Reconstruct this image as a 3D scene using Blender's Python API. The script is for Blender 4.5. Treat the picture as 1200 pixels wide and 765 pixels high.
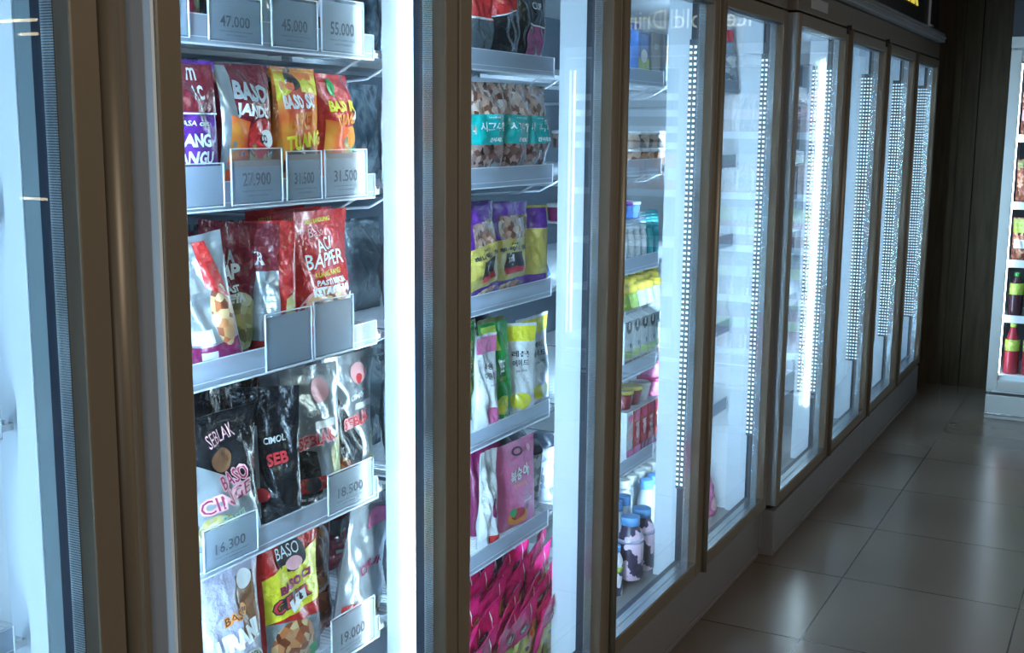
import bpy, math, random
from mathutils import Matrix, Vector, Euler
random.seed(7)
for o in list(bpy.data.objects): bpy.data.objects.remove(o)
S = bpy.context.scene
COL = S.collection

# ------------------------------------------------------------------ camera
camd = bpy.data.cameras.new('camera')
camd.sensor_width = 36.0
camd.lens = 36.0 * 1400 / 1200
camd.clip_start = 0.05
cam = bpy.data.objects.new('camera', camd); COL.objects.link(cam)
_f = 1400.0
Yc = Vector((1345-600, 155-382.5, _f)).normalized()
Dc = Vector((551-600, 8500-382.5, _f)); Dc = (Dc - Yc*Dc.dot(Yc)).normalized()
Zc = -Dc; Xc = Yc.cross(Zc)
R = Matrix(((Xc[0], -Xc[1], -Xc[2]), (Yc[0], -Yc[1], -Yc[2]), (Zc[0], -Zc[1], -Zc[2])))
cam.matrix_world = Matrix.Translation((0, 0, 1.6)) @ R.to_4x4()
S.camera = cam

# ------------------------------------------------------------------ world, exposure
S.view_settings.view_transform = 'Standard'
S.view_settings.look = 'None'
S.view_settings.gamma = 1.0
S.view_settings.use_curve_mapping = False
S.view_settings.exposure = 0.55
W = bpy.data.worlds.new('shop_air'); S.world = W; W.use_nodes = True
W.node_tree.nodes['Background'].inputs[0].default_value = (0.55, 0.62, 0.75, 1)
W.node_tree.nodes['Background'].inputs[1].default_value = 0.03

LED = 150.0          # hidden post strips
LED_BRIGHT = 26.0   # strips seen face on
REFL_DOT = 1.7  # glow of the modelled LED reflection dots
LEDC = (0.57, 0.78, 1.0)

def area(name, loc, rot, sx, sy, e, col):
    l = bpy.data.lights.new(name, 'AREA'); l.shape = 'RECTANGLE'; l.size = sx; l.size_y = sy
    l.energy = e; l.color = col
    o = bpy.data.objects.new(name, l); o.location = loc; o.rotation_euler = rot; COL.objects.link(o); return o
area('cooler_front_fill', (1.9, 1.3, 2.85), (0, math.radians(30), 0), 0.6, 1.6, 34, (1.0, 0.89, 0.76))  # unseen fill lamp added to lift the door frames and price tags
area('aisle_fill', (2.8, 5.0, 2.85), (0, 0, 0), 0.6, 1.6, 8, (1.0, 0.9, 0.78))  # second unseen fill lamp, added above the aisle
area('cool_fill_behind_camera', (1.6, -3.0, 1.6), (math.radians(90), 0, 0), 3.0, 2.0, 17, (0.75, 0.85, 1.0))  # added fill lamp, brightens the faces turned towards the camera

# ------------------------------------------------------------------ materials
MATS = {}
def mat(name, col=(0.8,)*3, rough=0.5, metal=0.0, emit=None, es=0.0, spec=None, coat=0.0, bump=None):
    if name in MATS: return MATS[name]
    m = bpy.data.materials.new(name); m.use_nodes = True
    b = m.node_tree.nodes['Principled BSDF']
    b.inputs['Base Color'].default_value = (*col, 1)
    b.inputs['Roughness'].default_value = rough
    b.inputs['Metallic'].default_value = metal
    if spec is not None: b.inputs['Specular IOR Level'].default_value = spec
    if coat: b.inputs['Coat Weight'].default_value = coat; b.inputs['Coat Roughness'].default_value = 0.12
    if emit: b.inputs['Emission Color'].default_value = (*emit, 1); b.inputs['Emission Strength'].default_value = es
    if bump:
        n = m.node_tree.nodes; t = n.new('ShaderNodeTexNoise'); t.inputs['Scale'].default_value = bump[0]
        t.inputs['Detail'].default_value = 3
        c = n.new('ShaderNodeTexCoord'); bp = n.new('ShaderNodeBump'); bp.inputs['Strength'].default_value = bump[1]
        bp.inputs['Distance'].default_value = bump[2]
        L = m.node_tree.links
        L.new(c.outputs['Object'], t.inputs['Vector']); L.new(t.outputs['Fac'], bp.inputs['Height']); L.new(bp.outputs[0], b.inputs['Normal'])
    MATS[name] = m; return m

def film(name, col, rough=0.26):          # glossy printed plastic film, wrinkled
    return mat('film_'+name, col, rough, 0.0, coat=0.6, bump=(42, 0.8, 0.014))
def ramp_mat(name, cols, scale, rough=0.35, kind='VORONOI', coord='Object', stretch=None, bump=0):
    if name in MATS: return MATS[name]
    m = mat(name, cols[0], rough, coat=0.3); n = m.node_tree.nodes; L = m.node_tree.links
    b = n['Principled BSDF']; c = n.new('ShaderNodeTexCoord')
    src = c.outputs[coord]
    if stretch:
        mp = n.new('ShaderNodeMapping'); mp.inputs['Scale'].default_value = stretch; L.new(src, mp.inputs[0]); src = mp.outputs[0]
    if kind == 'VORONOI':
        t = n.new('ShaderNodeTexVoronoi'); t.inputs['Scale'].default_value = scale
        s = n.new('ShaderNodeSeparateColor'); L.new(t.outputs['Color'], s.inputs[0]); fac = s.outputs[0]
    else:
        t = n.new('ShaderNodeTexNoise'); t.inputs['Scale'].default_value = scale; t.inputs['Detail'].default_value = 4; fac = t.outputs['Fac']
    L.new(src, t.inputs['Vector'])
    r = n.new('ShaderNodeValToRGB'); e = r.color_ramp.elements
    lo, hi = (0.0, 1.0) if kind == 'VORONOI' else (0.32, 0.68)
    e[0].position = lo; e[0].color = (*cols[0], 1); e[1].position = hi; e[1].color = (*cols[-1], 1)
    for i, cc in enumerate(cols[1:-1]):
        k = e.new(lo + (hi-lo)*(i+1)/(len(cols)-1)); k.color = (*cc, 1)
    L.new(fac, r.inputs[0]); L.new(r.outputs[0], b.inputs['Base Color'])
    if bump:
        bp = n.new('ShaderNodeBump'); bp.inputs['Strength'].default_value = bump; bp.inputs['Distance'].default_value = 0.01
        L.new(fac, bp.inputs['Height']); L.new(bp.outputs[0], b.inputs['Normal'])
    return m

def glass_mat(name, tint=(0.93, 0.97, 0.98), ior=1.5, haze=0.0):
    m = bpy.data.materials.new(name); m.use_nodes = True; n = m.node_tree.nodes; L = m.node_tree.links
    n.remove(n['Principled BSDF']); out = n['Material Output']
    t = n.new('ShaderNodeBsdfTransparent'); t.inputs[0].default_value = (*tint, 1)
    g = n.new('ShaderNodeBsdfGlossy'); g.inputs['Roughness'].default_value = 0.0 if not haze else 0.15
    f = n.new('ShaderNodeFresnel'); f.inputs[0].default_value = ior
    ge = n.new('ShaderNodeNewGeometry'); mu = n.new('ShaderNodeMath'); mu.operation = 'SUBTRACT'; mu.use_clamp = True
    L.new(f.outputs[0], mu.inputs[0]); L.new(ge.outputs['Backfacing'], mu.inputs[1])
    x = n.new('ShaderNodeMixShader'); L.new(mu.outputs[0], x.inputs[0]); L.new(t.outputs[0], x.inputs[1]); L.new(g.outputs[0], x.inputs[2])
    last = x
    if haze:
        d = n.new('ShaderNodeBsdfDiffuse'); d.inputs[0].default_value = (0.82, 0.88, 0.97, 1)
        tr = n.new('ShaderNodeBsdfTranslucent'); tr.inputs[0].default_value = (0.82, 0.88, 0.97, 1); z = n.new('ShaderNodeMixShader'); L.new(d.outputs[0], z.inputs[1]); L.new(tr.outputs[0], z.inputs[2]); d = z
        y = n.new('ShaderNodeMixShader'); y.inputs[0].default_value = haze
        L.new(x.outputs[0], y.inputs[1]); L.new(d.outputs[0], y.inputs[2]); last = y
    L.new(last.outputs[0], out.inputs[0]); MATS[name] = m; return m

M_bronze = mat('bronze_aluminium', (0.20, 0.160, 0.108), 0.42, 0.3, bump=(900, 0.08, 0.001))
M_bronze2 = mat('fascia_bronze', (0.17, 0.14, 0.10), 0.45, 0.3)
M_black = mat('black_gap', (0.012, 0.012, 0.014), 0.7)
M_side = mat('side_panel_light_grey', (0.78, 0.84, 0.88), 0.35, 0.0)
M_side2 = mat('side_panel_grey', (0.26, 0.28, 0.29), 0.4, 0.2)
M_teal = mat('seal_teal_grey', (0.16, 0.21, 0.23), 0.5)
M_gasket = mat('gasket_navy', (0.008, 0.014, 0.028), 0.4)
M_reveal = mat('reveal_grey', (0.025, 0.03, 0.03), 0.5)
M_white = mat('liner_white', (0.84, 0.87, 0.90), 0.38)
M_post = mat('post_white', (0.72, 0.79, 0.86), 0.35)
M_back = mat('liner_back', (0.16, 0.20, 0.25), 0.5)
M_wire = mat('wire_white', (0.72, 0.76, 0.80), 0.35)
M_kick = mat('kick_grey', (0.24, 0.23, 0.225), 0.45, 0.3)
M_led = mat('led_strip', (1, 1, 1), 0.5, emit=LEDC, es=LED)
M_ledb = mat('led_strip_bright', (1, 1, 1), 0.5, emit=(0.80, 0.93, 1.0), es=LED_BRIGHT)
M_led1 = mat('led_strip_first_bay', (1, 1, 1), 0.5, emit=LEDC, es=LED*.8)
M_ledf = mat('fridge_led', (1, 1, 1), 0.5, emit=(0.70, 0.80, 1.0), es=9)
M_refl_dot = mat('led_reflection_dot', (1, 1, 1), 0.5, emit=(0.80, 0.93, 1.0), es=REFL_DOT)
M_dot_backing = mat('reflection_dot_backing', (0.05, 0.09, 0.11), 0.4)  # dark plate behind the reflection dots, not a real part
M_glass = glass_mat('door_glass')
M_rail = glass_mat('rail_plastic', (0.86, 0.93, 1.0), 1.45, 0.5)
M_clear = glass_mat('clear_plastic', (0.93, 0.97, 1.0), 1.4, 0.10)
M_edge = mat('plastic_edge', (0.82, 0.88, 0.95), 0.2)
M_paper = mat('price_paper', (0.94, 0.95, 0.96), 0.7)
def _transl(m, w, c):
    n = m.node_tree.nodes; L = m.node_tree.links; t = n.new('ShaderNodeBsdfTranslucent'); t.inputs[0].default_value = (*c, 1)
    x = n.new('ShaderNodeMixShader'); x.inputs[0].default_value = w; b = n['Principled BSDF']; L.new(b.outputs[0], x.inputs[1]); L.new(t.outputs[0], x.inputs[2]); L.new(x.outputs[0], n['Material Output'].inputs[0])
_transl(M_paper, .5, (.94, .95, .96))
M_ink = mat('price_ink', (0.10, 0.12, 0.15), 0.7)
M_fridge = mat('fridge_silver', (0.42, 0.43, 0.41), 0.4, 0.2)
M_silver = mat('silver_aluminium', (0.6, 0.64, 0.66), 0.25, 0.9)

# aluminium spacer bar: punched holes, with LED reflection dots put into the same colour pattern
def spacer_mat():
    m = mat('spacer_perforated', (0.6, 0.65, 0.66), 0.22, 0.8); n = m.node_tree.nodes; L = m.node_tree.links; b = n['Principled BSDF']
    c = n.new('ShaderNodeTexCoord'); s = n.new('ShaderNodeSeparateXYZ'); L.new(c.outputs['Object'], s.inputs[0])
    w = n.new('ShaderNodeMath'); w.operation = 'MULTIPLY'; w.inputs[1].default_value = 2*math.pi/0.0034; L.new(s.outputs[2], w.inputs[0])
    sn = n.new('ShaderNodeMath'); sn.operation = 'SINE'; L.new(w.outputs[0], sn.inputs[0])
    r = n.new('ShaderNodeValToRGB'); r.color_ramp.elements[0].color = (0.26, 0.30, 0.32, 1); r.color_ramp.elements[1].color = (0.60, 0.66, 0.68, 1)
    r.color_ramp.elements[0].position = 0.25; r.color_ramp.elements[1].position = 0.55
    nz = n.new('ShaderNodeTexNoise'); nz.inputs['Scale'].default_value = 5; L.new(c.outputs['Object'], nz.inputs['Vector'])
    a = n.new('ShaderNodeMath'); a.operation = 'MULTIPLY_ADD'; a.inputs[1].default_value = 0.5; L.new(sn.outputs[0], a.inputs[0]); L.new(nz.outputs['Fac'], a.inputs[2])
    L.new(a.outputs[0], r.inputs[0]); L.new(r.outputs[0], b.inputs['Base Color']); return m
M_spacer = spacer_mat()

def tile_mat():
    m = mat('floor_tiles', (0.2, 0.17, 0.14), 0.22); n = m.node_tree.nodes; L = m.node_tree.links; b = n['Principled BSDF']
    c = n.new('ShaderNodeTexCoord'); s = n.new('ShaderNodeSeparateXYZ'); L.new(c.outputs['Object'], s.inputs[0])
    def mth(op, a, bb=None, cc=None):
        k = n.new('ShaderNodeMath'); k.operation = op
        for i, v in enumerate((a, bb, cc)):
            if v is None: continue
            if isinstance(v, (int, float)): k.inputs[i].default_value = v
            else: L.new(v, k.inputs[i])
        return k.outputs[0]
    def grid(o, off, size):
        t = mth('MULTIPLY', mth('ADD', o, -off), 1/size); fr = mth('FRACT', mth('ADD', t, 100.5))
        return mth('LESS_THAN', mth('ABSOLUTE', mth('ADD', fr, -0.5)), 0.0026/size), mth('FLOOR', mth('ADD', t, 100.0))
    gx, ix = grid(s.outputs[0], -0.843, 0.592); gy, iy = grid(s.outputs[1], 3.605, 0.605)
    g = mth('MAXIMUM', gx, gy)
    wn = n.new('ShaderNodeTexWhiteNoise'); cb = n.new('ShaderNodeCombineXYZ'); L.new(ix, cb.inputs[0]); L.new(iy, cb.inputs[1]); L.new(cb.outputs[0], wn.inputs['Vector'])
    nz = n.new('ShaderNodeTexNoise'); nz.inputs['Scale'].default_value = 2.5; nz.inputs['Detail'].default_value = 5; L.new(c.outputs['Object'], nz.inputs['Vector'])
    v = mth('MULTIPLY_ADD', wn.outputs['Value'], 0.05, mth('MULTIPLY_ADD', nz.outputs['Fac'], 0.12, 0.92))
    mx = n.new('ShaderNodeMix'); mx.data_type = 'RGBA'; L.new(g, mx.inputs[0])
    vm = n.new('ShaderNodeVectorMath'); vm.operation = 'SCALE'; vm.inputs[0].default_value = (0.145, 0.112, 0.085); L.new(v, vm.inputs['Scale'])
    L.new(vm.outputs[0], mx.inputs[6]); mx.inputs[7].default_value = (0.035, 0.03, 0.026, 1)
    L.new(mx.outputs[2], b.inputs['Base Color'])
    L.new(mth('MULTIPLY_ADD', wn.outputs['Value'], 0.03, 0.21), b.inputs['Roughness'])
    bp = n.new('ShaderNodeBump'); bp.invert = True; bp.inputs['Strength'].default_value = 0.5; bp.inputs['Distance'].default_value = 0.002
    L.new(g, bp.inputs['Height']); L.new(bp.outputs[0], b.inputs['Normal']); return m

def wood_mat():
    m = ramp_mat('wall_brown_laminate', [(0.038, 0.024, 0.012), (0.054, 0.034, 0.017), (0.064, 0.041, 0.021)], 3.0, 0.7, 'NOISE', stretch=(14, 14, 1.2))
    b = m.node_tree.nodes['Principled BSDF']; b.inputs['Coat Weight'].default_value = 0; b.inputs['Specular IOR Level'].default_value = 0.2; return m

# ------------------------------------------------------------------ mesh helpers
class G:
    def __init__(s): s.v = []; s.f = []; s.m = []; s.mats = []; s.sm = []
    def mi(s, m):
        if m not in s.mats: s.mats.append(m)
        return s.mats.index(m)
    def add(s, vs, fs, m, smooth=False):
        k = len(s.v); s.v += [tuple(p) for p in vs]; i = s.mi(m)
        for f in fs: s.f.append(tuple(a+k for a in f)); s.m.append(i); s.sm.append(smooth)
        return s
    def box(s, x0, x1, y0, y1, z0, z1, m):
        v = [(x, y, z) for x in (x0, x1) for y in (y0, y1) for z in (z0, z1)]
        return s.add(v, [(0,1,3,2),(4,6,7,5),(0,4,5,1),(2,3,7,6),(0,2,6,4),(1,5,7,3)], m)
    def tube(s, pts, r, m, n=6):
        pts = [Vector(p) for p in pts]; vs = []; fs = []
        for i, p in enumerate(pts):
            d = (pts[min(i+1, len(pts)-1)] - pts[max(i-1, 0)]).normalized()
            a = d.orthogonal().normalized() if i == 0 else (a - d*a.dot(d)).normalized()
            b = d.cross(a)
            for k in range(n):
                t = 2*math.pi*k/n; vs.append(p + r*(a*math.cos(t) + b*math.sin(t)))
        for i in range(len(pts)-1):
            for k in range(n): fs.append((i*n+k, i*n+(k+1) % n, (i+1)*n+(k+1) % n, (i+1)*n+k))
        fs.append(tuple(range(n-1, -1, -1))); fs.append(tuple((len(pts)-1)*n+k for k in range(n)))
        return s.add(vs, fs, m, True)
    def lathe(s, prof, m, n=20, c=(0, 0), smooth=True):
        vs = []; fs = []
        for r, z in prof:
            for k in range(n):
                t = 2*math.pi*k/n; vs.append((c[0]+r*math.cos(t), c[1]+r*math.sin(t), z))
        for i in range(len(prof)-1):
            for k in range(n): fs.append((i*n+k, i*n+(k+1) % n, (i+1)*n+(k+1) % n, (i+1)*n+k))
        fs.append(tuple(range(n-1, -1, -1))); fs.append(tuple((len(prof)-1)*n+k for k in range(n)))
        return s.add(vs, fs, m, smooth)
    def build(s, name, parent=None, bevel=0.0):
        me = bpy.data.meshes.new(name); me.from_pydata(s.v, [], s.f)
        for m in s.mats: me.materials.append(m)
        me.polygons.foreach_set('material_index', s.m); me.polygons.foreach_set('use_smooth', s.sm); me.update()
        o = bpy.data.objects.new(name, me); COL.objects.link(o)
        if parent: o.parent = parent
        if bevel:
            b = o.modifiers.new('bevel', 'BEVEL'); b.width = bevel; b.segments = 2; b.limit_method = 'ANGLE'
        return o

def tag(o, label, cat, group=None):
    o['label'] = label; o['category'] = cat
    if group: o['group'] = group
    return o
def struct(o): o['kind'] = 'structure'; return o
def empty(name, loc, rot=(0, 0, 0)):
    o = bpy.data.objects.new(name, None); o.location = loc; o.rotation_euler = rot; o.empty_display_size = 0.05
    COL.objects.link(o); return o
def copy_tree(o, parent=None):
    c = o.copy(); COL.objects.link(c)
    if parent: c.parent = parent
    for ch in list(KIDS.get(o.name, [])): copy_tree(ch, c)
    return c
KIDS = {}

_T = {}
def text_geo(s, bold=0.0, shear=0.0):
    """glyph outlines as triangles, normalised to a unit box"""
    k = (s, bold, shear)
    if k in _T: return _T[k]
    cu = bpy.data.curves.new('lettering', 'FONT'); cu.body = s; cu.size = 1; cu.offset = bold; cu.shear = shear; cu.resolution_u = 2
    o = bpy.data.objects.new('lettering', cu); COL.objects.link(o)
    dg = bpy.context.evaluated_depsgraph_get(); me = bpy.data.meshes.new_from_object(o.evaluated_get(dg))
    vs = [(v.co.x, v.co.y) for v in me.vertices]; fs = [tuple(p.vertices) for p in me.polygons]
    bpy.data.objects.remove(o); bpy.data.curves.remove(cu); bpy.data.meshes.remove(me)
    if vs:
        x0 = min(v[0] for v in vs); x1 = max(v[0] for v in vs); y0 = min(v[1] for v in vs); y1 = max(v[1] for v in vs)
        vs = [((x-x0)/(x1-x0)-0.5, (y-y0)/max(y1-y0, 1e-6)-0.5) for x, y in vs]
    _T[k] = (vs, fs); return _T[k]

def rot2(p, a):
    c, s_ = math.cos(a), math.sin(a); return (p[0]*c-p[1]*s_, p[0]*s_+p[1]*c)

# decals: ('t', text, cx, cz, w, h, mat, rot, bold) ('e', cx, cz, rx, rz, mat) ('r', x0, z0, x1, z1, mat) ('p', [(x,z)..], mat)
def decals(g, items, surf, W, H, base=0.0016):
    for i, d in enumerate(items):
        off = base + 0.0003*i
        if d[0] == 't':
            _, s, cx, cz, w, h, m = d[:7]; cx = cx*.85-.05; w *= .84; a = math.radians(d[7]) if len(d) > 7 else 0; bold = d[8] if len(d) > 8 else 0.02
            vs, fs = text_geo(s, bold)
            pts = []
            for x, y in vs:
                q = rot2((x*w*W, y*h*H), a); pts.append(surf((cx*W+q[0])/W, (cz*H+q[1])/H, off))
            g.add(pts, fs, m)
        else:
            if d[0] == 'e':
                _, cx, cz, rx, rz, m = d; n = 24; rings = 5
                vs = [surf(cx, cz, off)]; fs = []
                for r in range(1, rings+1):
                    for k in range(n):
                        t = 2*math.pi*k/n; vs.append(surf(cx+rx*r/rings*math.cos(t), cz+rz*r/rings*math.sin(t), off))
                for k in range(n): fs.append((0, 1+k, 1+(k+1) % n))
                for r in range(rings-1):
                    for k in range(n): a = 1+r*n; fs.append((a+k, a+n+k, a+n+(k+1) % n, a+(k+1) % n))
                g.add(vs, fs, m, True)
            else:
                if d[0] == 'r': _, x0, z0, x1, z1, m = d; q = [(x0, z0), (x1, z0), (x1, z1), (x0, z1)]
                else: q, m = d[1], d[2]
                # quad (bottom-left, bottom-right, top-right, top-left), bilinear grid
                N = 12; vs = []; fs = []
                for j in range(N+1):
                    for k in range(N+1):
                        a, b = k/N, j/N
                        x = (q[0][0]*(1-a)+q[1][0]*a)*(1-b)+(q[3][0]*(1-a)+q[2][0]*a)*b
                        z = (q[0][1]*(1-a)+q[1][1]*a)*(1-b)+(q[3][1]*(1-a)+q[2][1]*a)*b
                        vs.append(surf(x, z, off))
                for j in range(N):
                    for k in range(N): a = j*(N+1)+k; fs.append((a, a+1, a+N+2, a+N+1))
                g.add(vs, fs, m, True)

def pouch_mesh(name, W, H, T, body, items=(), style='standup', back=None, seed=0, wr=1.0):
    """filled film pouch: front and back skins bulged, sealed at the edges; local x width, -y front, z up"""
    rnd = random.Random(seed); ph = [rnd.uniform(0, 6.28) for _ in range(8)]
    def prof(v):
        if style == 'standup':
            t = min(max((v)/0.93, 0), 1); return (math.cos(t*math.pi/2)**0.75) * (0.82 + 0.18*min(1, v/0.12)) if t < 1 else 0
        t = min(max((v-0.05)/0.9, 0), 1); return math.sin(math.pi*t)**0.6 if 0 < t < 1 else 0
    def dep(u, v):
        e = max(0.0, 1-(abs(u)*2)**2.6)
        d = T/2*prof(v)*e**0.6
        w = 0.0032*wr*(math.sin(u*11+v*7+ph[0])+math.sin(u*5-v*13+ph[1])+0.6*math.sin(u*23+v*19+ph[2])+0.5*math.sin(v*31+ph[3]+u*6))
        fl = 0.0012*math.sin(u*17+ph[4])
        return max(0.0006, d + w*e*min(1, prof(v)*2)) , fl*wr
    def xw(u, v):
        pinch = 1 - 0.05*math.sin(math.pi*min(1, v))*(1 if style != 'flat' else 0)
        return u*W*pinch
    def sway(u, v): return 0.006*wr*math.sin(v*5+ph[5])*(max(v,0)**1.5) + 0.004*wr*math.sin(u*4+ph[6])*v
    def front(u, v, off=0):
        d, fl = dep(u, v); return (xw(u, v), -d-off+fl+sway(u, v), v*H)
    def rear(u, v):
        d, fl = dep(u, v); return (xw(u, v), d+fl+sway(u, v), v*H)
    g = G(); NU, NV = 34, 44
    for fn, m, fl in ((front, body, False), (rear, back or body, True)):
        vs = [fn(-0.5+i/NU, j/NV) for j in range(NV+1) for i in range(NU+1)]; fs = []
        for j in range(NV):
            for i in range(NU):
                a = j*(NU+1)+i; q = (a, a+1, a+NU+2, a+NU+1); fs.append(q[::-1] if fl else q)
        g.add(vs, fs, m, True)
    # gusset / bottom
    bot = [front(-0.5+i/NU, 0) for i in range(NU+1)]+[rear(0.5-i/NU, 0) for i in range(NU+1)]
    g.add(bot, [tuple(range(len(bot)-1, -1, -1))], body)
    for e in (-0.5, 0.5):
        vs = [front(e, j/NV) for j in range(NV+1)]+[rear(e, j/NV) for j in range(NV+1)]
        g.add(vs, [(j, j+1, NV+2+j, NV+1+j) for j in range(NV)], body)
    vs = [front(-0.5+i/NU, 1) for i in range(NU+1)]+[rear(-0.5+i/NU, 1) for i in range(NU+1)]
    g.add(vs, [(i, i+1, NU+2+i, NU+1+i) for i in range(NU)], body)
    decals(g, items, front, W, H)
    return g

def place(o, x, y, z, yaw=0, roll=0, lean=0):
    o.location = (x, y, z); o.rotation_euler = (math.radians(lean), math.radians(roll), math.radians(90+yaw)); return o

def pouch(kind, x, y, z, W, H, T, body, items=(), style='standup', yaw=0, roll=0, lean=0, label='', cat='pouch', group=None, seed=0, behind=0, bstep=0.05, blabel=None, back=None, wr=1.0):
    o = pouch_mesh(kind, W, H, T, body, items, style, back, seed, wr).build(kind)
    place(o, x, y, z, yaw, roll, lean); tag(o, label, cat, group)
    for k in range(behind):
        c = o.copy(); COL.objects.link(c)
        place(c, x-bstep*(k+1), y+random.uniform(-.006, .006), z, yaw+random.uniform(-4, 4), roll+random.uniform(-2, 2), lean)
        tag(c, blabel or ('same kind of pack standing behind the ' + label)[:90], cat, (blabel or label)[:60]+' row')
    return o

def carton(kind, x, y, z, W, H, T, body, items=(), yaw=0, gable=0.0, label='', cat='carton', group=None, top=None):
    g = G(); g.box(-W/2, W/2, -T/2, T/2, 0, H, body)
    if gable:
        vs = [(-W/2, -T/2, H), (W/2, -T/2, H), (W/2, T/2, H), (-W/2, T/2, H), (-W/2, 0, H+gable), (W/2, 0, H+gable)]
        g.add(vs, [(0, 1, 5, 4), (2, 3, 4, 5), (1, 2, 5), (3, 0, 4)], top or body)
        g.box(-W/2, W/2, -0.0015, 0.0015, H+gable, H+gable+0.012, top or body)
    decals(g, items, lambda u, v, off=0: (u*W, -T/2-off, v*H), W, H)
    o = g.build(kind, bevel=0.0015); place(o, x, y, z, yaw); tag(o, label, cat, group); return o

_BP = {}
def bottle(kind, x, y, z, r, h, bm, cm, lm=None, lz=(0.15, 0.6), capr=0.5, caph=0.12, neck=0.72, label='', group=None, cat='bottle', key=None, square=False):
    """bottle: body mesh with a cap part and a wrapped label part"""
    key = key or (kind, r, h, bm.name, cm.name, lm.name if lm else '', lz)
    if key in _BP:
        b = _BP[key]; root = copy_tree(b); 
    else:
        root = empty(kind, (0, 0, 0)); kids = []
        pr = [(r*0.9, 0), (r, h*0.02), (r, h*neck*0.9), (r*0.93, h*neck), (r*capr*1.0, h*(1-caph)-0.004), (r*capr, h*(1-caph))]
        kids.append(G().lathe(pr, bm).build('bottle_body', root))
        cr = r*capr*1.12
        kids.append(G().lathe([(cr, h*(1-caph)), (cr, h*0.995), (cr*0.92, h)], cm).build('cap', root))
        if lm: kids.append(G().lathe([(r*1.01, h*lz[0]), (r*1.01, h*lz[1])], lm).build('wrap_label', root))
        KIDS[root.name] = kids; _BP[key] = root
    root.location = (x, y, z); root.rotation_euler = (0, 0, random.uniform(0, 6)); tag(root, label, cat, group); return root

def cup(kind, x, y, z, r0, r1, h, bm, lidm, label, group=None, dome=0.0, cat='cup', bandm=None):
    key = (kind, r0, r1, h, bm.name, lidm.name, dome)
    if key in _BP: root = copy_tree(_BP[key])
    else:
        root = empty(kind, (0, 0, 0)); kids = []
        kids.append(G().lathe([(r0*0.95, 0), (r0, 0.002), (r1, h)], bm).build('cup_body', root))
        pr = [(r1*1.06, h-0.002), (r1*1.06, h+0.006)] + ([(r1*0.95, h+dome*0.5), (r1*0.6, h+dome), (0.004, h+dome*1.02)] if dome else [(r1*0.9, h+0.009), (r1*0.85, h+0.007)])
        kids.append(G().lathe(pr, lidm).build('lid', root))
        KIDS[root.name] = kids; _BP[key] = root
    root.location = (x, y, z); root.rotation_euler = (0, 0, random.uniform(0, 6)); tag(root, label, cat, group); return root

# ------------------------------------------------------------------ room
def slab(name, x0, x1, y0, y1, z0, z1, m): return struct(G().box(x0, x1, y0, y1, z0, z1, m).build(name))
slab('floor', -2.6, 8.0, -4.0, 8.1, -0.1, 0.0, tile_mat())
M_wood = wood_mat()
gw = G().box(-2.6, -0.935, 7.90, 8.1, 0, 3.0, M_wood).box(-0.929, 8.0, 7.90, 8.1, 0, 3.0, M_wood).box(-2.6, 8.0, 7.93, 8.1, 0, 3.0, M_black)
gw.box(-2.6, -1.035, 7.885, 7.90, 0, 3.0, M_wood)
struct(gw.build('wall_back'))
slab('wall_left', -2.6, -2.45, -4.0, 8.1, 0, 3.0, mat('wall_paint_grey', (0.2, 0.2, 0.2), 0.8))
slab('ceiling', -2.6, 8.0, -4.0, 8.1, 3.0, 3.1, mat('ceiling_dark', (0.10, 0.095, 0.09), 0.8))

# ------------------------------------------------------------------ upright glass door coolers
X0, X1, X2 = -1.18, -1.15, -1.12
LEV = [1.72, 1.463, 1.18, 0.868, 0.575]
def member(g, x0, x1, y0, y1, z0, z1, w, m):      # rectangular ring
    g.box(x0, x1, y0, y0+w, z0, z1, m); g.box(x0, x1, y1-w, y1, z0, z1, m)
    g.box(x0, x1, y0+w, y1-w, z0, z0+w, m); g.box(x0, x1, y0+w, y1-w, z1-w, z1, m)

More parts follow.
